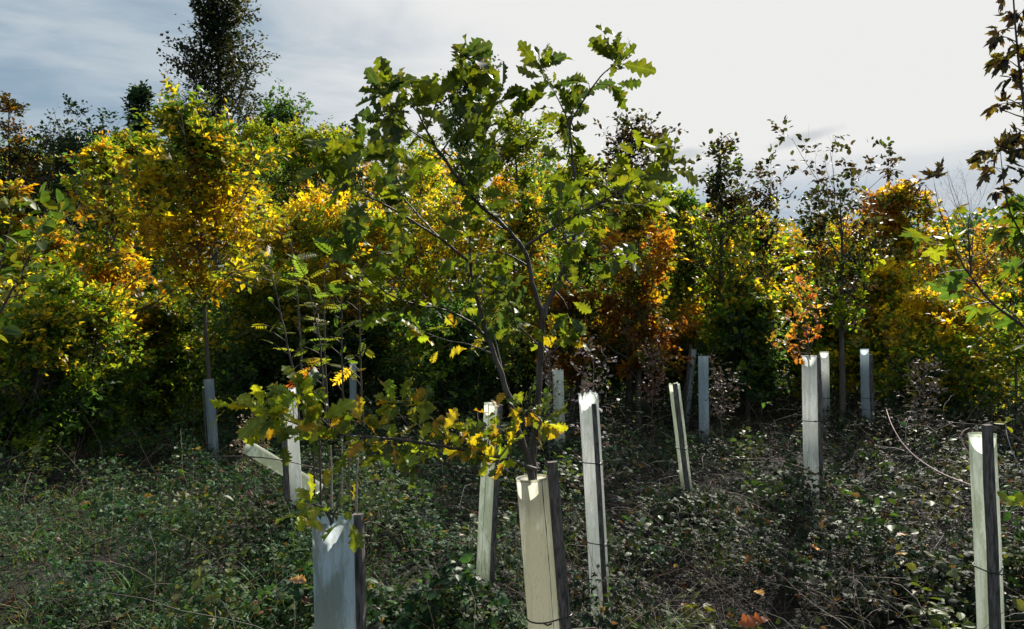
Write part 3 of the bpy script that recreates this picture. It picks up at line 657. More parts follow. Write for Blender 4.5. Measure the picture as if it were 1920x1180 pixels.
def shelter(label, d, top, bot, wpx, mat, stake=None, ties=(), jag=0.0, slit=None, length=1.2, seed=0, flare=.0, group='plastic tree tubes with wooden stakes', db=0.0, upright=True, zbase=None):
    """top, bot: image points of the axis at the rim and further down; depth d at the rim"""
    rng = np.random.default_rng(300 + seed)
    a = at(top[0], top[1], d); b = at(bot[0], bot[1], d + db)
    ax = nrm(b - a); r = wpx / FX * d / 2
    end = a + ax * length
    if upright:
        gz = float(ground(end[0], end[1]))
        end = a + ax * ((a[2] - (gz - .04)) / -ax[2])
    L = np.linalg.norm(end - a)
    if bot[1] < 1179 and upright: BASES.append((end[0], end[1], b[2], d))
    root = empty('tree_tube', end); tag(root, label, 'tree tube', group)
    up = -ax; x = nrm(np.cross(up, np.array([0, -1., 0]))) ; y = np.cross(up, x)   # y towards the back-ish
    if y[1] < 0: y = -y; x = -x
    n = 48; ths = np.linspace(0, 2 * math.pi, n, endpoint=False)      # 0 = right, -90 = towards the viewer
    jz = np.zeros(n)
    if jag: jz = -np.abs(np.cumsum(rng.normal(size=n)) * jag * .22); jz -= np.where(rng.random(n) < .3, rng.random(n) * jag, 0); jz = np.minimum(jz, 0); jz += (jz[0] - jz[-1]) * np.linspace(0, 1, n)
    zs = np.concatenate((np.linspace(0, L - .03, 22), [L - .012, L - .004, L]))
    oval = 1 + .03 * np.sin(2 * ths + seed)
    MBt = MB(); rings = []
    bend = rng.normal() * .004
    for wall in (0,):
        for k, z in enumerate(zs):
            f = 1 + (flare * max(0, (z - (L - .012)) / .012))
            rr = (r - wall * .0022) * f * oval * (1 + .012 * np.sin(ths * 3 + z * 6 + seed))
            zz = z + (jz * (1 if z > L - .08 else 0) if jag else 0) * (max(0, (z - (L - .08)) / .08))
            c = end + up * 0 + x * bend * math.sin(z * 2.5)
            P = c + np.outer(np.cos(ths) * rr, x) + np.outer(np.sin(ths) * rr, y) + np.outer(np.full(n, 1.0) * zz, up)
            rings.append(P)
    rings.append(rings[-1] - np.outer(np.cos(ths), x) * .0022 - np.outer(np.sin(ths), y) * .0022)      # the rim is turned in
    rings.append(rings[-1] - up * .008)
    V = np.concatenate(rings); m = len(zs) + 2; F = []; zs = np.concatenate((zs, [L, L]))
    for wall in (0,):
        for k in range(m - 1):
            for j in range(n):
                q = ((wall * m + k) * n + j, (wall * m + k) * n + (j + 1) % n, (wall * m + k + 1) * n + (j + 1) % n, (wall * m + k + 1) * n + j)
                F.append(q if wall == 0 else q[::-1])
    MBt.add(V, np.array(F)); MBt.build('tube', mat, root, end)
    sa = None
    az0 = math.degrees(math.atan((top[0] - CX) / FX))
    if slit is not None:
        m = 30; tz = np.linspace(L - .002, L * (1 - slit[1]), m); ang = rad(slit[0] - az0) + .03 * np.sin(tz * 9) + .012 * np.sin(tz * 41)
        W = .0016 * np.linspace(1, .3, m) * (1 + .4 * np.sin(tz * 60)); q = []
        for k in range(m):
            for sg in (-1, 1):
                an = ang[k] + sg * W[k] / r; q.append(end + (x * math.cos(an) + y * math.sin(an)) * (r * 1.035 + .0015) + up * tz[k])
        ms = MB(); i2 = np.arange(m - 1) * 2; ms.add(np.array(q), np.stack((i2, i2 + 1, i2 + 3, i2 + 2), 1)); ms.build('seam', M_TIE, root, end)
    if stake:
        phi, sw, over, low, tilt = stake; phi -= az0           # angle, width, height over the rim, start height, tilt sideways
        dd = r + sw * .55
        off = x * math.cos(rad(phi)) * dd + y * math.sin(rad(phi)) * dd
        s0 = end + off + up * low - x * tilt; s1 = end + off + up * (L + over)
        ms = MB(); box_along(ms, s0, s1, sw, sw * .8, rng, rad(rng.uniform(-12, 12)))
        ms.build('stake', M_STAKE, root, end, smooth=False)
        for h in ties:
            z = L * h; mt = MB(); c = end + up * z
            oc = off * .52 + x * (-tilt * (1 - h) * .5)
            A = np.linspace(0, 2 * math.pi, 33); ra = r + .003
            # a strap round tube and stake: convex hull like loop
            loop = []
            for q in A[:-1]:
                dv = x * math.cos(q) + y * math.sin(q)
                e1 = dv * ra; e2 = off - x * tilt * (1 - h) + dv * sw * .72
                loop.append(c + (e1 if np.dot(e1, dv) > np.dot(e2, dv) else e2))
            loop.append(loop[0]); tubes(mt, np.array([loop]), np.full((1, 33), .0028), 5)
            k = int(np.argmin([p[1] for p in loop[:-1]])); p = loop[k]
            tubes(mt, np.array([[p, p + np.array([.012, -.012, -.003]), p + np.array([.026, -.014, .004])]]), np.full((1, 3), .003), 5)
            mt.build('tie', M_TIE, root, end)
    return root, a, end

WHT = (.66, .70, .66); GRN = (.20, .22, .07)
BASES = []
MT = [tube_mat('plastic_blue_grey', (.66, .76, .84), (.16, .18, .08), .65, .9, 1.0),
      tube_mat('plastic_mossy', (.86, .85, .76), (.24, .24, .08), .45, .0, 3.0),
      tube_mat('plastic_white', (.88, .89, .88), (.26, .30, .22), .45, .35, 5.0),
      tube_mat('plastic_green_white', (.84, .88, .80), (.27, .32, .17), .6, .2, 7.0),
      tube_mat('plastic_pale_blue', (.74, .83, .88), (.24, .33, .33), .4, .6, 9.0)]
shelter('wide blue-grey tube stained with algae, an oak sprig sprouting from its rim', 2.0, (623, 966), (626, 1180), 74, MT[0], (12, .028, -.005, 0, 0), jag=.012, seed=1)
shelter('mossy yellowish tube holding the big oak sapling, split down the front', 2.7, (997, 895), (1020, 1180), 57, MT[1], (8, .036, .045, 0, -.005), slit=(-52, .6), ties=(.58,), seed=2, flare=.03)
shelter('white tube with torn jagged rim and a stake strapped to its front', 4.0, (1103, 735), (1122, 1060), 36, MT[2], (-66, .024, -.055, 0, 0), ties=(.73, .42), jag=.03, seed=3)
shelter('narrow pale tube with creased front and dark stake, left of the mossy oak tube', 4.3, (922, 756), (905, 1130), 28, MT[3], (-35, .026, -.004, 0, 0), slit=(-110, .8), seed=4)
shelter('leaning broken-topped tube with a stake across its front and moss on the rim', 6.0, (1264, 718), (1288, 920), 21, MT[3], (-85, .034, .0, 0, 0), ties=(.55,), jag=.03, seed=5)
shelter('upright white tube with a dark blue band near its top', 8.2, (1319, 668), (1321, 812), 19, MT[4], None, seed=6)
shelter('tall clean white tube with an orange sapling growing out of it', 5.8, (1517, 667), (1521, 878), 27, MT[2], (8, .026, -.01, 0, 0), ties=(.64,), seed=7)
shelter('white tube just behind and right of the orange sapling\'s tube', 9.4, (1545, 660), (1547, 766), 16, MT[2], (-150, .030, -.03, 0, 0), ties=(.5,), seed=8)
shelter('slim white tube with a bluish smear and stake on its right, beyond the dry slope', 9.2, (1621, 655), (1625, 785), 15, MT[4], (0, .034, -.06, 0, 0), ties=(.5,), seed=9)
shelter('small grey tube half hidden in yellow bushes between two white tubes', 12.0, (1571, 642), (1572, 715), 12, MT[3], (0, .04, -.1, 0, 0), seed=10)
shelter('pale green tube at the right with a tall dark stake strapped down its front', 3.1, (1842, 814), (1857, 1180), 46, MT[3], (-75, .032, .045, 0, .0), ties=(.60,), seed=11, flare=.05)
shelter('blue-grey tube round the trunk of the golden tree', 9.0, (391, 711), (400, 838), 18, MT[4], (170, .02, -.1, 0, 0), seed=12)
shelter('fallen tube lying slanted across the broken tube, its open mouth showing', 5.0, (464, 838), (556, 893), 25, MT[3], None, length=.62, seed=13, upright=False, db=.25)
shelter('crooked white tube behind the oak\'s low branch, crossed by the fallen tube', 5.15, (543, 728), (557, 935), 23, MT[2], (-140, .03, .02, 0, .03), jag=.04, ties=(), seed=14)
shelter('white-green tube overgrown with vines behind the oak stem', 7.4, (1046, 694), (1050, 830), 20, MT[3], None, jag=.02, seed=15)
shelter('pale blue tube in the shade behind the rowan shoots', 9.8, (662, 681), (664, 765), 13, MT[4], None, seed=16)
shelter('small grey-blue tube deep in shade above the torn white tube', 12.5, (1119, 662), (1121, 710), 12, MT[4], None, seed=17)
shelter('leaning thin tube with peeling rim just left of the tube with blue band', 9.8, (1302, 650), (1295, 720), 10, MT[4], (200, .03, .02, 0, 0), jag=.05, seed=18)
shelter('dim grey tube under the russet tree', 12.5, (1208, 655), (1209, 690), 10, MT[0], None, seed=19)
shelter('dim grey tube in the dark behind the rowan shoots\' foot', 12.5, (527, 668), (527, 700), 9, MT[0], None, seed=20)
shelter('faint tube in deep shade right of the golden tree', 13.0, (432, 680), (433, 710), 9, MT[0], None, seed=21)
shelter('pale tube hazily visible through yellow leaves above the dry slope', 11.0, (1668, 632), (1669, 700), 13, MT[2], None, seed=22)
shelter('dim tube in shade left of the oak stem', 12.5, (728, 662), (728, 700), 10, MT[0], None, seed=23)

# ------------------------------------------------------------------ traced saplings
def traced(name, label, cat, d0, branches, base, bark, leafmat, tmpl, twig_step, twig_len, nleaf, leaf, pal, seed, group=None, tipn=5,
           upw=.55, flat=.7, droop=0.0, tip=.55, k=8, cfun=None, off=.03, skip_first=0.0, extra=None):
    """a sapling whose limbs follow (px, py, ddepth, radius) paths; twigs and leaves grow along them"""
    rng = np.random.default_rng(500 + seed)
    root = empty(name, base); tag(root, label, cat, group)
    mbt = MB(); LT, LD, LN, LS = [], [], [], []
    for br in branches:
        pts = [tuple(at(p[0], p[1], d0 + p[2])) + (p[3],) for p in br['p']]
        Q = resample(pts, max(6, int(len(pts) * 4)))
        Q[1:-1, :3] += rng.normal(size=(len(Q) - 2, 3)) * np.minimum(Q[1:-1, 3:4] * .2, .002)
        Q[:, 3] *= .78
        tubes(mbt, Q[None, :, :3], Q[None, :, 3], k)
        s = np.concatenate(([0], np.cumsum(np.linalg.norm(np.diff(Q[:, :3], axis=0), axis=1)))); L = s[-1]
        st = br.get('start', .25) * L
        step = br.get('step', twig_step); n = max(1, int((L - st) / step))
        ts = st + (L - st) * (np.arange(n) + rng.random(n) * .8) / n
        tl = br.get('twig', twig_len)
        for t in list(ts) + [L]:
            p = np.array([np.interp(t, s, Q[:, c]) for c in range(3)]); i = min(np.searchsorted(s, t), len(s) - 1)
            tan = nrm(Q[i, :3] - Q[max(i - 1, 0), :3]) if i > 0 else nrm(Q[1, :3] - Q[0, :3])
            last = t == L
            v = rng.normal(size=3) * np.array([1, .8, .7]); v = nrm(v - tan * np.dot(v, tan))
            dr = nrm(tan * (1.0 if last else .55) + v * (.15 if last else .85) + np.array([0, 0, .25 - droop]))
            ln = tl * (.35 if last else rng.uniform(.35, 1.3))
            W = [p]
            for _ in range(3): dr = nrm(dr + rng.normal(size=3) * .15 + np.array([0, 0, .05 - droop * .2])); W.append(W[-1] + dr * ln / 3)
            W = np.array(W); rr = min(.0028, float(np.interp(t, s, Q[:, 3])) * .6) * (d0 / 2.7)
            tubes(mbt, W[None], np.array([[rr, rr * .8, rr * .6, rr * .4]]), 4)
            nl = br.get('n', nleaf) + (br.get('tipn', tipn) if last else 0)
            nl = max(1, int(nl * rng.uniform(.6, 1.4)))
            u = np.clip(1 - np.abs(rng.normal(size=nl)) * .35, 0, 1) * 3; ii = np.minimum(u.astype(int), 2); f = (u - ii)[:, None]
            P = W[ii] * (1 - f) + W[ii + 1] * f; ta = nrm(W[ii + 1] - W[ii])
            q = rng.normal(size=(nl, 3)); q[:, 2] *= flat
            dd = nrm(ta * tip + nrm(q) * .8 + np.array([0, 0, -droop]))
            P = P + dd * off * rng.random((nl, 1))
            nn = np.array([0, -.15, upw]) + rng.normal(size=(nl, 3)) * .55
            LT.append(P); LD.append(dd); LN.append(nrm(nn)); LS.append(np.full(nl, br.get('ls', 1.0)))
    mbt.build('trunk', bark, root, base)
    LT = np.concatenate(LT); LD = np.concatenate(LD); LN = np.concatenate(LN)
    C = colours(PAL[pal], LT, rng, 4.0) if cfun is None else cfun(LT, rng)
    S = leaf * np.clip(rng.normal(1, .25, len(LT)), .45, 1.5)
    S = S * np.concatenate(LS)
    if name == 'oak_sapling': S = S * np.interp(LT[:, 2], [EYE - .1, EYE + .2, EYE + .55], [.85, .95, 1.15])
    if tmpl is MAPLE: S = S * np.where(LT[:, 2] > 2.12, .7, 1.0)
    mbl = MB(); scatter(mbl, tmpl, LT, LD, LN, S, C, rng, True)
    mbl.build('crown', leafmat, root, base)
    return root

PAL['oak'] = [(.04, .07, .012), (.06, .095, .012), (.09, .125, .012), (.13, .165, .014), (.045, .08, .03)]
PAL['oak_turn'] = [(.12, .18, .015), (.16, .22, .02), (.24, .27, .02), (.20, .25, .02), (.38, .30, .02), (.32, .19, .02), (.10, .15, .03), (.15, .18, .02)]
def oak_col(P, rng):
    a = colours(PAL['oak'], P, rng, 5.0); b = colours(PAL['oak_turn'], P, rng, 6.0)
    a = a * np.interp(P[:, 2], [EYE + .2, EYE + .6], [1.0, .78])[:, None]  # backlit darkness of the upper leaves put into their colour
    h = P[:, 2] - (EYE - .12) + rng.normal(size=len(P)) * .12
    u = rng.random(len(P))
    return np.where(((h < -.05) & (u < .8) | (u < .03) & (h < .3))[:, None], b, a)  # low leaves turn, and are coloured lighter because the spray lies in shade
B = lambda pts, **k: dict(p=pts, **k)
oak_br = [
 B([(1000, 960, 0, .017), (996, 880, 0, .016), (985, 845, 0, .0145), (967, 790, 0, .0135), (945, 712, .02, .012), (925, 660, .04, .011), (906, 605, .05, .0095), (890, 545, .05, .0075), (879, 486, .05, .006), (884, 386, .08, .0045), (892, 320, .1, .003)], start=.52, step=.06),
 B([(1003, 940, .02, .016), (998, 875, .03, .015), (1006, 790, .03, .0145), (1012, 700, .03, .014), (1015, 640, .02, .0135), (1018, 588, .02, .0125), (1000, 540, 0, .010), (992, 500, 0, .0095), (984, 465, -.02, .009), (930, 408, -.06, .008), (902, 392, -.08, .0075), (860, 335, -.12, .007), (820, 280, -.15, .0055), (800, 245, -.16, .0045), (784, 212, -.18, .003)], start=.62, step=.055),
 B([(1017, 600, .02, .011), (1035, 552, .05, .0105), (1060, 500, .08, .0095), (1076, 450, .1, .0085), (1087, 408, .1, .008), (1082, 365, .12, .007), (1076, 320, .12, .0065), (1070, 265, .12, .0055), (1067, 232, .12, .005), (1092, 192, .10, .004), (1118, 152, .08, .0035), (1138, 132, .06, .0028), (1148, 124, .05, .0018)], start=.15, step=.08, twig=.055),
 B([(1068, 235, .12, .004), (1050, 192, .16, .003), (1032, 160, .18, .0022), (1014, 134, .2, .0015)], start=.1, step=.05, twig=.05),
 B([(1138, 134, .06, .002), (1165, 102, .05, .0013), (1181, 78, .05, .001)], start=.95, n=0, tipn=1, step=.5, twig=.02),
 B([(800, 245, -.16, .0035), (824, 175, -.12, .003), (843, 148, -.1, .0022), (862, 122, -.1, .0014)], start=.2, step=.05, twig=.055),
 B([(813, 272, -.15, .004), (770, 246, -.22, .003), (738, 218, -.28, .0022), (724, 195, -.3, .0014)], start=.15, step=.055, twig=.08, n=5),
 B([(784, 212, -.18, .003), (768, 195, -.2, .0022), (748, 175, -.22, .0015)], start=.1, step=.05, twig=.05),
 B([(828, 284, -.14, .0035), (858, 243, -.05, .003), (888, 210, 0, .0022), (930, 196, .04, .0012)], start=.2, step=.05, twig=.08),
 B([(866, 342, -.1, .004), (914, 280, 0, .003), (955, 245, .05, .0022), (985, 225, .08, .0014)], start=.2, step=.055, twig=.08),
 B([(986, 462, 0, .007), (1030, 432, .0, .006), (1066, 409, -.04, .0055), (1118, 385, -.1, .0045), (1164, 358, -.15, .0035), (1200, 330, -.2, .0025), (1232, 322, -.22, .0015)], start=.25, step=.05, twig=.10),
 B([(1118, 385, -.1, .003), (1160, 380, -.05, .002), (1200, 385, 0, .0014)], start=.2, step=.05),
 B([(880, 492, .05, .006), (823, 445, -.02, .0055), (772, 414, -.08, .005), (722, 383, -.14, .004), (672, 360, -.2, .003), (635, 340, -.24, .002), (612, 325, -.26, .0012)], start=.35, step=.055, twig=.10),
 B([(823, 445, 0, .0045), (793, 414, .06, .004), (753, 367, .12, .0035), (715, 335, .18, .0025), (690, 295, .22, .0015)], start=.2, step=.06, twig=.10),
 B([(722, 383, -.14, .003), (700, 345, -.15, .002), (680, 315, -.16, .0012)], start=.2, step=.05),
 B([(908, 628, .05, .006), (885, 605, .04, .0055), (853, 588, .0, .005), (818, 577, -.05, .0045), (786, 573, -.1, .004), (740, 560, -.15, .0035), (700, 532, -.2, .0028), (675, 505, -.22, .002), (655, 478, -.24, .0012)], start=.15, step=.05, twig=.10),
 B([(800, 560, -.05, .003), (780, 540, -.1, .0025), (760, 518, -.14, .0015)], start=.1, step=.05, twig=.08),
 B([(925, 665, .04, .004), (880, 645, .1, .003), (840, 640, .14, .0022), (800, 625, .16, .0014)], start=.2, step=.055, twig=.09),
 B([(946, 712, .02, .004), (930, 640, .12, .003), (905, 560, .16, .0022), (870, 520, .18, .0015)], start=.2, step=.055, twig=.09),
 B([(990, 500, 0, .005), (960, 480, .06, .004), (925, 470, .1, .003), (895, 480, .14, .002)], start=.2, step=.06, twig=.09),
 B([(1076, 450, .1, .004), (1102, 456, .04, .003), (1130, 458, 0, .002), (1142, 470, 0, .0012)], start=.2, step=.06),
 B([(1012, 690, .03, .004), (1030, 665, 0, .003), (1055, 645, -.04, .002)], start=.25, step=.05, twig=.05),
 B([(1014, 650, .03, .004), (985, 625, .0, .003), (962, 600, -.03, .002), (955, 580, -.04, .0012)], start=.2, step=.05),
 B([(1040, 545, .05, .004), (1055, 560, .02, .003), (1065, 580, 0, .0015)], start=.3, step=.07, twig=.05),
 B([(968, 790, 0, .005), (985, 775, -.05, .003), (1000, 765, -.08, .002), (1012, 790, -.08, .0012)], start=.1, step=.035, twig=.05),
 B([(985, 850, 0, .004), (950, 805, -.03, .003), (935, 780, -.04, .0015)], start=.3, step=.05, twig=.05),
 B([(1005, 880, 0, .009), (985, 873, -.04, .008), (945, 860, -.1, .0075), (880, 845, -.2, .0068), (800, 832, -.3, .006), (745, 824, -.36, .0052), (690, 820, -.42, .0045), (630, 816, -.48, .0038), (580, 802, -.52, .003), (540, 790, -.55, .0022), (505, 776, -.58, .0012)], start=.08, step=.024, twig=.08, n=6, ls=.9),
 B([(800, 832, -.3, .003), (765, 800, -.3, .0022), (742, 765, -.3, .0014)], start=.2, step=.03, twig=.06, ls=.95),
 B([(640, 816, -.48, .003), (600, 785, -.45, .002), (572, 752, -.45, .0012)], start=.2, step=.03, twig=.05, ls=1),
 B([(560, 796, -.52, .002), (510, 778, -.56, .0015), (470, 764, -.6, .001), (445, 760, -.62, .0008)], start=.2, step=.04, twig=.02, ls=.75, n=3, tipn=1),
]
traced('oak_sapling', 'tall green oak sapling in the centre growing out of the mossy tube', 'oak tree', 2.7, oak_br, at(1005, 980, 2.7), M_OAKBARK, M_OAKLEAF, OAK,
       .05, .08, 6, .074, 'oak', 1, cfun=oak_col, tipn=5, upw=.5)
PAL['flame'] = [(.30, .12, .03), (.24, .08, .03), (.32, .18, .03), (.20, .07, .03), (.16, .14, .03), (.12, .06, .03)]
# small oak sprig in the near tube
a_ = at(623, 1010, 2.0)
traced('oak_sprig', 'small yellow-green oak sprig poking from the blue-grey near tube', 'oak sprig', 2.0,
       [B([(625, 1010, 0, .005), (620, 972, 0, .004), (602, 948, -.03, .003), (578, 944, -.05, .002), (566, 962, -.06, .001)], start=.35, step=.022, twig=.03, n=2),
        B([(622, 985, 0, .004), (628, 955, -.03, .003), (640, 946, -.05, .002), (648, 962, -.07, .001)], start=.3, step=.022, twig=.03, n=2),
        B([(622, 985, 0, .004), (615, 950, .01, .003), (612, 932, .01, .001)], start=.4, step=.02, twig=.02, n=2)],
       a_, M_OAKBARK, M_OAKLEAF, OAK, .03, .03, 2, .048, 'oak_turn', 2, tipn=2)
# orange sapling in the white tube
traced('orange_sapling', 'orange-red sapling fanning out of the tall clean white tube', 'sapling', 5.8,
       [B([(1518, 700, 0, .01), (1517, 660, 0, .008), (1512, 620, 0, .006), (1506, 575, 0, .003), (1503, 545, 0, .002)], start=.3, step=.05, twig=.10, n=5),
        B([(1517, 662, 0, .006), (1500, 640, 0, .004), (1488, 600, 0, .002)], start=.2, step=.05, twig=.08, n=5),
        B([(1517, 662, 0, .006), (1528, 630, 0, .004), (1532, 585, .05, .002)], start=.2, step=.05, twig=.08, n=5),
        B([(1516, 664, 0, .005), (1490, 660, -.1, .004), (1465, 652, -.15, .002), (1445, 645, -.18, .001)], start=.2, step=.05, twig=.05, n=3)],
       at(1518, 700, 5.8), M_BARK, M_LEAF, OAK, .035, .10, 6, .055, 'flame', 3, tipn=4)
# rowan shoots
PAL['rowan'] = [(.07, .12, .02), (.10, .15, .03), (.14, .15, .02), (.06, .10, .03)]
def rowan_col(P, rng):
    a = colours(PAL['rowan'], P, rng, 3); b = colours([(.36, .08, .02), (.42, .18, .02), (.40, .28, .03)], P, rng, 3)
    return np.where((rng.random(len(P)) < np.where(P[:, 2] < 1.35, .45, .05))[:, None], b, a)
for q, (lab, br) in enumerate([
   ('pale leaning rowan shoot, leftmost behind the oak\'s low branch', [(560, 790, 0, .011), (554, 712, 0, .010), (544, 670, 0, .009), (528, 594, 0, .008), (513, 526, 0, .005), (504, 496, 0, .002)]),
   ('tallest rowan shoot reaching up in front of the bright yellow bush', [(572, 800, .3, .013), (565, 700, .3, .012), (562, 609, .3, .010), (553, 511, .3, .008), (544, 453, .3, .005), (536, 415, .3, .002)]),
   ('short rowan shoot leaning left between the taller shoots', [(612, 790, .1, .011), (604, 690, .1, .009), (600, 633, .1, .008), (586, 575, .1, .005), (577, 532, .1, .002)]),
   ('straight dark rowan shoot in the middle of the clump', [(616, 800, .5, .012), (610, 690, .5, .010), (608, 609, .5, .008), (608, 502, .5, .003), (606, 480, .5, .001)]),
   ('upright rowan shoot beside the pale blue shaded tube', [(646, 810, .2, .012), (642, 700, .2, .010), (640, 600, .2, .008), (641, 510, .2, .004), (640, 480, .2, .001)]),
   ('rightmost rowan shoot with drooping leaf fans', [(682, 800, .4, .011), (676, 700, .4, .009), (675, 633, .4, .008), (673, 540, .4, .004), (672, 505, .4, .001)])]):
    traced('rowan_sapling', lab, 'rowan sapling', 6.0, [B(br, start=.22, step=.075, twig=.14, n=1)], at(br[0][0], br[0][1], 6.0 + br[0][2]), M_BARK, M_LEAF, PINN,
           .075, .12, 2, .125, 'rowan', 10 + q, group='rowan shoots', tipn=3, upw=.8, flat=.4, droop=.15, cfun=rowan_col, k=6, off=.02)
PAL['edge'] = [(.07, .12, .02), (.10, .15, .02), (.05, .09, .02), (.16, .17, .02), (.26, .20, .02)]
# left edge sapling
traced('broadleaf_sapling', 'near sapling with glossy oval leaves reaching in from the left edge', 'sapling', 3.6,
       [B([(-260, 1300, 0, .016), (-180, 900, 0, .014), (-90, 720, 0, .011), (0, 590, 0, .008), (35, 520, 0, .006), (62, 465, 0, .004), (95, 430, 0, .002), (105, 405, 0, .001)], start=.55, step=.05, twig=.12, n=5),
        B([(-60, 680, 0, .006), (-20, 560, .1, .004), (10, 470, .12, .003), (22, 400, .15, .0015)], start=.3, step=.05, twig=.08, n=3),
        B([(30, 528, 0, .003), (60, 510, -.05, .002), (90, 508, -.08, .001)], start=.2, step=.05, twig=.05, n=2)],
       at(-260, 1300, 3.6), M_BARK, M_WEED, OVAL, .05, .08, 4, .058, 'edge', 20, tipn=5)
# right edge maple
PAL['maple'] = [(.07, .13, .02), (.10, .16, .02), (.05, .10, .025), (.17, .20, .02)]
PAL['maple_top'] = [(.012, .005, .008), (.016, .008, .008), (.012, .010, .007)]  # dark red leaves, blackened for a silhouette look against the sky
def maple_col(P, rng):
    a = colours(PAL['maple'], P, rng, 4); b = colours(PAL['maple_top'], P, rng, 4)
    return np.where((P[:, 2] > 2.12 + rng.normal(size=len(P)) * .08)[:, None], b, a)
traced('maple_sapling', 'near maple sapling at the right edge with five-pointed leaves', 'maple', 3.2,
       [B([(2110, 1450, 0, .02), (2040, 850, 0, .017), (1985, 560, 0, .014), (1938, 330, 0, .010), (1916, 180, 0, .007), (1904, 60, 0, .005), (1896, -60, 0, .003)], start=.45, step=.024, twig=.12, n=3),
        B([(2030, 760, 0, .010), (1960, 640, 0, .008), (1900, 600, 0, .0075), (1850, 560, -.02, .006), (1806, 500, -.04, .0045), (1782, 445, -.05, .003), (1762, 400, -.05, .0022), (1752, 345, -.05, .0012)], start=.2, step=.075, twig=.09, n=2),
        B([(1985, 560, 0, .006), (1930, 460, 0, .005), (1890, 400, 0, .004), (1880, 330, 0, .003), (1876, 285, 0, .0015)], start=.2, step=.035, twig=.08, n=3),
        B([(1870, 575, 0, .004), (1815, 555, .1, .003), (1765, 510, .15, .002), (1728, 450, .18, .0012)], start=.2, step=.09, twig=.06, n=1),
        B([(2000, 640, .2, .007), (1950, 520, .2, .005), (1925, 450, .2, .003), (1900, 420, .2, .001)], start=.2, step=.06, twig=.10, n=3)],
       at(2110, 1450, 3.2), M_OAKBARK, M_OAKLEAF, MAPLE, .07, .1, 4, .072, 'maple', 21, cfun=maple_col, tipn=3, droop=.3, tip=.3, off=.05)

# ------------------------------------------------------------------ undergrowth
def veg(x, y):
    """height of the bramble carpet above the soil"""
    P = np.stack((x, y, np.zeros_like(x)), -1)
    v = .24 + .20 * snoise(P, 1.5, 91) + .16 * snoise(P, 4.0, 92)
    v = v + .12 * sstep(y, 4, 8)
    return np.clip(v, .04, .75)
def field(rng, n, y0, y1, pw=1.0, xr=.78):
    y = y0 + (y1 - y0) * rng.random(n) ** pw
    return rng.uniform(-1, 1, n) * (xr * y + .5), y
PAL['bramble'] = [(.028, .085, .038), (.045, .12, .05), (.022, .06, .028), (.075, .15, .06), (.06, .10, .03), (.035, .05, .025)]
PAL['bramble_dull'] = [(.024, .052, .026), (.04, .075, .034), (.022, .034, .022), (.075, .105, .055), (.018, .038, .02), (.05, .045, .028)]
rng = np.random.default_rng(80)
x, y = field(rng, 200000, 1.1, 12.5, 1.3)
P2 = np.stack((x, y, 0 * x), -1)
dens = snoise(P2, 1.4, 93) + .4 * snoise(P2, 4.0, 94)
dry = sstep(x / y, -.05, .15) * sstep(y, 3.8, 5.5)                # dry slope on the right
keep = (dens + rng.normal(size=len(x)) * .22 > -.42 + .5 * dry)
x, y, dry = x[keep], y[keep], dry[keep]
h = veg(x, y); u = rng.random(len(x)) ** .6
T_ = np.stack((x, y, ground(x, y) + h * u + rng.random(len(x)) * .03), -1)
ex = []
for (bx_, by_, bz_, bd_) in BASES:                                # the brambles climb round the tubes' feet
    n_ = 900; a_ = rng.random(n_) * 6.28; r_ = .05 + .30 * rng.random(n_) ** .7
    g_ = ground(bx_, by_); X_ = bx_ + np.cos(a_) * r_; Y_ = by_ - .14 + np.sin(a_) * r_
    ex.append(np.stack((X_, Y_, g_ + (bz_ - g_ + .03) * rng.random(n_) ** .7 * np.clip(1.35 - r_ * 1.8, .3, 1)), -1))
T_ = np.concatenate([T_] + ex); x = T_[:, 0]; y = T_[:, 1]
q = rng.normal(size=T_.shape); q[:, 2] *= .35
nn = np.array([0, -.25, .9]) + rng.normal(size=T_.shape) * .55
left = (x / y + rng.normal(size=len(x)) * .15) < -.02
C = np.where(left[:, None], colours(PAL['bramble'], T_, rng, 2.5), colours(PAL['bramble_dull'], T_, rng, 2.5)) * np.where(left, .78, .68)[:, None]
r_ = rng.random(len(x)); C[r_ < .004] = (.34, .20, .03); C[(r_ > .015) & (r_ < .03)] = (.12, .055, .03); C[r_ > .93] = C[r_ > .93] * 1.2 + .05
S_ = rng.uniform(.026, .060, len(x)) * (1 + .38 * snoise(T_, 1.1, 97)); nr = y < 4.2; mb = MB()
for M_, tm in ((nr, TRI), (~nr, TRI_FAR)): scatter(mb, tm, T_[M_], q[M_], nn[M_], S_[M_], C[M_], rng)
tag(mb.build('bramble_undergrowth', M_GROUNDLEAF), 'low carpet of glossy bramble leaves covering the clearing', 'undergrowth', kind='stuff')

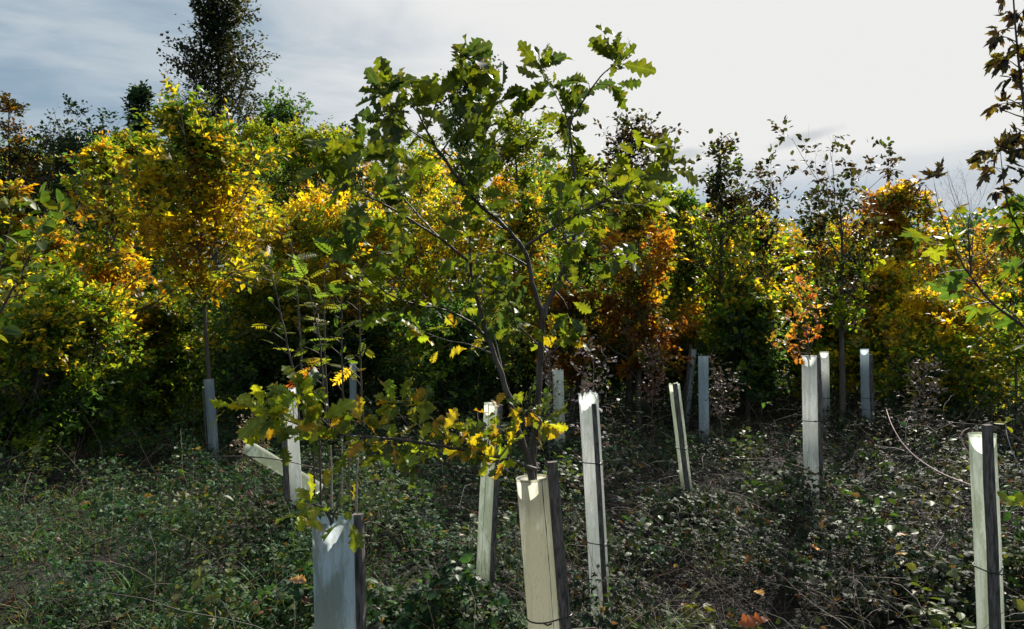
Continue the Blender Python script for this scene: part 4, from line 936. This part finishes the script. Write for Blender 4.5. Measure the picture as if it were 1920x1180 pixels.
# dead stalks and bramble canes, tangled
def stalks(name, n, y0, y1, L0, L1, r0, cols, seed, arch, label, cat, xr=.78, fdens=None, k=3, m=6, z0=0.0):
    rng = np.random.default_rng(seed); x, y = field(rng, n, y0, y1, 1.0, xr)
    if fdens is not None:
        kp = fdens(x, y) > rng.random(n); x, y = x[kp], y[kp]; n = len(x)
    P = np.empty((n, m, 3)); P[:, 0] = np.stack((x, y, ground(x, y) + z0 * veg(x, y) * rng.random(n)), -1)
    d = nrm(rng.normal(size=(n, 3)) * np.array([1, 1, .2]) + np.array([0, 0, 1]) * rng.uniform(arch[0], arch[1], n)[:, None])
    L = (L0 + (L1 - L0) * rng.random(n) ** 1.7)[:, None] / (m - 1)
    bend = rng.uniform(.1, .6, n)[:, None]
    for j in range(1, m):
        P[:, j] = P[:, j - 1] + d * L
        d = nrm(d + np.array([0, 0, -1]) * bend * .55 + rng.normal(size=(n, 3)) * .16)
    gz = ground(P[..., 0], P[..., 1]) + .01; P[..., 2] = np.maximum(P[..., 2], gz)
    R = (r0 * rng.uniform(.5, 1.4, n))[:, None] * np.linspace(1, .35, m)[None]
    cols = np.array(cols); C = cols[rng.integers(0, len(cols), n)] * rng.uniform(.6, 1.35, (n, 1))
    mb = MB(); tubes(mb, P, R, k, C)
    o = mb.build(name, M_STEM); tag(o, label, cat, kind='stuff'); return o
PURP = [(.045, .030, .032), (.065, .045, .047), (.030, .020, .019), (.10, .075, .07)]
STRAW = [(.20, .15, .10), (.14, .10, .07), (.28, .22, .15), (.09, .06, .045)]
stalks('dead_stalks', 11000, 1.3, 12, .12, .6, .0016, [(.032, .022, .023), (.05, .034, .035), (.02, .015, .014), (.075, .055, .045)], 81, (-.2, 1.2), 'tangle of dead stalks and thin canes among the brambles', 'dead stalks', z0=.8)
stalks('dry_bracken', 15000, 4.2, 11, .15, .55, .0020, PURP, 82, (.0, .9), 'purplish dry bracken matted on the slope at the right', 'bracken', z0=1.0,
       fdens=lambda x, y: sstep(x / y, -.05, .12) * (.35 + .65 * (snoise(np.stack((x, y, 0 * x), -1), 1.8, 95) > -.1)))
stalks('straw_stems', 2600, 1.6, 9, .25, 1.0, .0017, STRAW, 83, (.4, 2.0), 'pale straw-coloured stems sticking out of the brambles', 'dry stems', z0=.3, m=8)
stalks('arching_canes', 420, 1.5, 10, .6, 1.8, .0030, PURP + [(.12, .05, .045), (.07, .08, .03)], 87, (.5, 1.6), 'long arching bramble canes looping over the ground', 'bramble canes', z0=.5, m=12, k=4)
# broad-leaved weeds and leaf litter
rng = np.random.default_rng(88)
cx_, cy_ = field(rng, 170, 1.35, 9, 1.0)
cx_ = np.concatenate((cx_, [at(p, q_, d_)[0] for p, q_, d_ in ((30, 1120, 2.3), (60, 1165, 2.2), (480, 1170, 2.1), (10, 1060, 2.6), (60, 960, 3.2))])); cy_ = np.concatenate((cy_, [2.3, 2.2, 2.1, 2.6, 3.2]))
n_ = rng.integers(14, 60, len(cx_)); X_ = np.repeat(cx_, n_) + rng.normal(size=n_.sum()) * .07; Y_ = np.repeat(cy_, n_) + rng.normal(size=n_.sum()) * .07
Z_ = ground(X_, Y_) + veg(X_, Y_) * rng.uniform(.5, 1.15, len(X_)); T_ = np.stack((X_, Y_, Z_), -1)
q = rng.normal(size=T_.shape); q[:, 2] *= .3
pc = np.array([(.035, .09, .03), (.06, .12, .03), (.10, .14, .03), (.05, .09, .04), (.11, .12, .035)])[np.repeat(rng.integers(0, 5, len(cx_)), n_)] * rng.uniform(.6, 1.3, (len(T_), 1))
mb = MB(); scatter(mb, OVAL, T_, q, np.array([0, -.2, .9]) + rng.normal(size=T_.shape) * .45, rng.uniform(.03, .075, len(T_)), pc, rng)
tag(mb.build('weeds', M_WEED), 'broad-leaved green weeds growing up through the brambles', 'weeds', kind='stuff')
x, y = field(rng, 3200, 1.2, 11, 1.1); T_ = np.stack((x, y, ground(x, y) + veg(x, y) * rng.random(len(x)) ** .5 * .95 + .01), -1)
pc = np.array([(.09, .05, .03), (.14, .07, .04), (.06, .035, .02), (.14, .09, .055), (.20, .10, .03)])[rng.integers(0, 5, len(x))] * rng.uniform(.5, 1.2, (len(x), 1))
q = rng.normal(size=T_.shape); q[:, 2] *= .3
mb = MB(); scatter(mb, [oval(.3, .6, .5), oval(.34, .8, .8), oval(.28, -.5, .9)], T_, q, np.array([0, 0, .8]) + rng.normal(size=T_.shape) * .6, rng.uniform(.02, .05, len(x)), pc, rng)
tag(mb.build('leaf_litter', M_WEED), 'curled brown fallen leaves caught among the brambles', 'leaf litter', kind='stuff')
rng = np.random.default_rng(89); Ps = []
for (bx_, by_, bz_, bd_) in BASES:
    n_ = 34; a_ = rng.random(n_) * 6.28; r_ = .06 + .22 * rng.random(n_)
    X_ = bx_ + np.cos(a_) * r_; Y_ = by_ - .05 + np.sin(a_) * r_; g_ = ground(X_, Y_)
    hh = (bz_ - g_ + .18) * rng.uniform(.5, 1.15, n_); lean = rng.normal(size=(n_, 2)) * .16
    Ps.append(np.stack([np.stack((X_ + lean[:, 0] * t ** 1.6, Y_ + lean[:, 1] * t ** 1.6, g_ + hh * t - .05 * t ** 3), -1) for t in np.linspace(0, 1, 6)], 1))
Ps = np.concatenate(Ps); mb = MB(); tubes(mb, Ps, np.full(Ps.shape[:1], .0016)[:, None] * np.linspace(1.2, .4, 6)[None], 3, np.array([(.05, .035, .035), (.12, .09, .07), (.03, .045, .02)])[rng.integers(0, 3, len(Ps))])
tag(mb.build('dry_grass', M_STEM), 'thin dry stems crowding round the feet of the tubes', 'dry stems', kind='stuff')
# grass
rng = np.random.default_rng(84)
tx, ty = field(rng, 240, 1.6, 7.5, 1.0)
tl = [at(440, 960, 3.6), at(500, 930, 4.2), at(300, 960, 3.6), at(370, 1000, 3.2), at(1240, 1010, 3.7), at(200, 1020, 3.0), at(250, 920, 4.4), at(400, 930, 4.3), at(1010, 1060, 3.6)]
wl = tx / ty < rng.normal(-.1, .25, len(tx)); tx, ty = tx[wl], ty[wl]
cx = np.concatenate((np.repeat(tx, 16), np.repeat([p[0] for p in tl], 70))); cy = np.concatenate((np.repeat(ty, 16), np.repeat([p[1] for p in tl], 70)))
n = len(cx); x = cx + rng.normal(size=n) * .06; y = cy + rng.normal(size=n) * .06
m = 6; P = np.empty((n, m, 3)); P[:, 0] = np.stack((x, y, ground(x, y) + .08), -1)
az = rng.random(n) * 6.28; d = nrm(np.stack((np.cos(az), np.sin(az), rng.uniform(1.2, 3.5, n)), -1)); L = rng.uniform(.14, .36, n)[:, None] / (m - 1)
W0 = np.stack((-np.sin(az), np.cos(az), 0 * az), -1); V = np.empty((n, m, 2, 3))
bend = rng.uniform(.3, 1.0, n)[:, None]
for j in range(m):
    if j: P[:, j] = P[:, j - 1] + d * L; d = nrm(d + np.stack((np.cos(az), np.sin(az), -1 + 0 * az), -1) * bend * .35)
    w = .0035 * (1 - (j / (m - 1)) ** 2 * .95); V[:, j, 0] = P[:, j] - W0 * w; V[:, j, 1] = P[:, j] + W0 * w
i = np.arange(m - 1) * 2; F = np.stack((i, i + 1, i + 3, i + 2), 1); F = (F[None] + (np.arange(n) * 2 * m)[:, None, None]).reshape(-1, 4)
cg = np.array([(.06, .15, .03), (.09, .20, .04), (.05, .11, .03), (.16, .20, .05), (.28, .24, .12)])[rng.integers(0, 5, n)]
mb = MB(); mb.add(V.reshape(-1, 3), F, np.repeat(cg, m * 2, axis=0))
tag(mb.build('grass', M_GROUNDLEAF), 'green grass blades arching out of the brambles', 'grass', kind='stuff')

# single canes one can point at
def cane(name, label, cat, pts, d, col, r, seed=0, group=None, leaves=0):
    rng = np.random.default_rng(seed)
    Q = resample([tuple(at(p[0], p[1], d + p[2])) + (p[3] * r,) for p in pts], len(pts) * 5)
    root = empty(name, Q[0, :3]); tag(root, label, cat, group)
    mb = MB(); tubes(mb, Q[None, :, :3], Q[None, :, 3], 6, np.array([col])); mb.build('stem', M_STEM, root, Q[0, :3])
    if leaves:
        ii = rng.integers(len(Q) // 2, len(Q), leaves); T_ = Q[ii, :3]
        mb = MB(); scatter(mb, OVAL, T_ , rng.normal(size=(leaves, 3)), np.array([0, -.3, 1.]) + rng.normal(size=(leaves, 3)) * .4, np.full(leaves, .05), colours([(.16, .22, .02), (.3, .3, .03)], T_, rng), rng)
        mb.build('leaves', M_WEED, root, Q[0, :3])
PK = (.42, .30, .29)
cane('bramble_cane', 'long pinkish cane arching behind the pale green tube with the tall stake', 'bramble cane', [(1662, 768, 1.2, .6), (1672, 800, 1.0, .8), (1700, 845, .8, 1), (1755, 885, .6, 1), (1820, 910, .35, 1), (1890, 936, .2, .8), (1960, 960, .1, .6)], 3.3, PK, .0036, 1)
cane('bramble_cane', 'short pink cane curling beside the rim of the pale green tube', 'bramble cane', [(1826, 866, .1, 1), (1806, 835, .15, 1), (1801, 818, .15, 1), (1806, 808, .15, .9), (1818, 803, .15, .6)], 3.2, PK, .0032, 2)
cane('bramble_cane', 'grey cane forking up through the dry slope right of the slim tube', 'bramble cane', [(1640, 836, 1, .6), (1690, 842, .9, .9), (1700, 850, .8, 1), (1697, 800, .9, .7), (1708, 776, 1, .5), (1722, 795, 1, .4)], 3.6, (.20, .16, .17), .003, 3)
cane('bramble_cane', 'thin bluish cane with yellow-green leaves at the right edge', 'bramble cane', [(1930, 905, .0, 1), (1905, 865, .1, 1), (1888, 820, .2, .8), (1885, 790, .3, .5)], 3.4, (.22, .22, .24), .003, 4, leaves=3)
cane('bramble_cane', 'dark bramble cane running level behind the fallen tube', 'bramble cane', [(320, 880, .2, .5), (370, 858, .1, .8), (440, 855, .0, 1), (520, 860, .1, 1), (600, 880, .3, .6)], 4.8, (.09, .07, .06), .004, 5)
cane('bramble_cane', 'yellow-leaved bramble shoot hanging beside the pale green tube', 'bramble cane', [(1960, 985, 0, 1), (1925, 960, 0, 1), (1900, 938, 0, .8), (1888, 940, 0, .6)], 3.0, (.3, .28, .12), .0025, 6, leaves=7)
for q, (px, py, d, h) in enumerate([(602, 930, 4.2, 140), (622, 925, 4.5, 90), (640, 925, 4.4, 110), (655, 915, 4.8, 150), (668, 930, 4.3, 70), (590, 900, 4.9, 120)]):
    cane('dead_stalk', ['dark upright dead stalk nearest the crooked white tube', 'short pale dead stalk second from the left of its row', 'pale dead stalk in the middle of the row under the oak\'s low branch',
         'tallest brown dead stalk of the row under the oak\'s low branch', 'shortest dead stalk at the right end of its row', 'dark dead stalk behind the others beside the fallen tube\'s foot'][q], 'dead stalk',
         [(px, py + 30, 0, 1.2), (px + (q * 7 % 5) - 2, py - h * .5, 0, 1), (px + (q * 11 % 9) - 4, py - h, 0, .6)], d, [(.08, .05, .045), (.34, .30, .26), (.30, .26, .22), (.14, .10, .07), (.34, .28, .22), (.07, .05, .045)][q], .005, 30 + q, 'row of dead stalks')
# weed tangle above the torn tube
def tangle(name, label, px, py, d, rpx, n, col, seed, cat='dead weed', up=.8, base_py=None):
    rng = np.random.default_rng(seed); base = at(px, base_py or py + rpx * 1.5, d); rr = rpx / FX * d
    root = empty(name, base); tag(root, label, cat)
    P0 = np.stack([base + (at(px, py - rpx, d) - base) * t for t in np.linspace(0, 1, 8)])[None]; P0[0, :, :2] += rng.normal(size=(8, 2)) * .01
    R0 = np.linspace(.005, .002, 8)[None]
    P1, R1 = spawn(P0, R0, n, .35, 1, .9, lambda t: rr * .9 * np.ones_like(t), up, 5, rng, .2)
    P2, R2 = spawn(P1, R1, 5, .2, 1, .9, lambda t: rr * .45 * np.ones_like(t), .2, 4, rng, .25)
    mb = MB(); c = np.array(col)
    for P, R in ((P0, R0), (P1, R1), (P2, R2)): tubes(mb, P, R, 4, np.repeat(c[None], len(P), 0))
    mb.build('stem', M_STEM, root, base)
    T_, D, Nn, _k = leaves_on(P2, 3, rng, .01)
    mb = MB(); scatter(mb, OVAL, T_, D, Nn, .03 * rng.uniform(.5, 1.3, len(T_)), c[None] * rng.uniform(.7, 1.6, (len(T_), 1)), rng); mb.build('withered_leaves', M_STEM, root, base)
tangle('dead_weed', 'purplish withered weed bushing above the torn white tube', 1115, 705, 4.6, 42, 16, (.16, .12, .13), 1, base_py=1040)
tangle('dead_weed', 'grey twiggy weed between the vine-covered tube and the oak stem', 1030, 690, 6.8, 30, 12, (.13, .11, .11), 2, base_py=860)
tangle('dead_weed', 'brown dry weed drooping right of the leaning broken-topped tube', 1355, 745, 7.2, 42, 16, (.12, .085, .08), 3, base_py=850)
tangle('dead_weed', 'reddish dry weed patch left of the leaning broken-topped tube', 1225, 705, 7.5, 38, 18, (.14, .075, .06), 4, base_py=830)
tangle('dead_weed', 'dry brown bush of stems between the white tubes and the pale green tube', 1730, 745, 6.5, 45, 18, (.11, .085, .085), 5, base_py=860)
tangle('dead_weed', 'straw-coloured weed right of the blue tube\'s foot', 470, 850, 6.0, 40, 14, (.22, .15, .10), 6, base_py=930)

# fallen leaves one can single out
def fallen(px, py, d, size, col, label, tm, seed):
    rng = np.random.default_rng(seed); p = at(px, py, d); mb = MB()
    a = rng.random() * 6.28
    scatter(mb, [tm], p[None], np.array([[math.cos(a), math.sin(a), .1]]), np.array([[rng.normal() * .3, -.5, .8]]), np.array([size]), np.array([col]), rng)
    o = mb.build('fallen_leaf', M_LEAF, None, p); o.location = p; tag(o, label, 'fallen leaf', 'fallen autumn leaves')
fallen(1445, 1162, 2.35, .09, (.34, .10, .05), 'big reddish-brown fallen leaf at the bottom, nearest the camera', OAK[1], 1)
fallen(1432, 1118, 2.5, .06, (.45, .22, .03), 'orange fallen leaf just above the big reddish-brown one', OAK[0], 2)
fallen(1680, 1005, 3.1, .06, (.34, .20, .17), 'pinkish fallen leaf on the brambles left of the pale green tube', OAK[0], 3)
fallen(540, 1088, 2.7, .07, (.36, .20, .13), 'pale brown fallen leaf left of the wide near tube', OAK[2], 4)
fallen(156, 942, 3.8, .05, (.40, .18, .14), 'pink-brown fallen leaf on the green carpet at the left', OVAL[0], 5)
fallen(290, 930, 3.9, .05, (.45, .25, .05), 'yellow-brown fallen leaf on the green carpet near the golden tree\'s foot', OAK[0], 6)
fallen(1535, 1028, 3.0, .05, (.40, .15, .04), 'orange-brown fallen leaf below the tall clean white tube', OAK[3], 7)
fallen(938, 892, 2.55, .075, (.55, .36, .02), 'bright yellow leaf hanging beside the rim of the mossy tube', OAK[4], 8)
fallen(367, 840, 6.2, .07, (.50, .30, .03), 'yellow fallen leaf at the foot of the blue tube', OAK[0], 9)
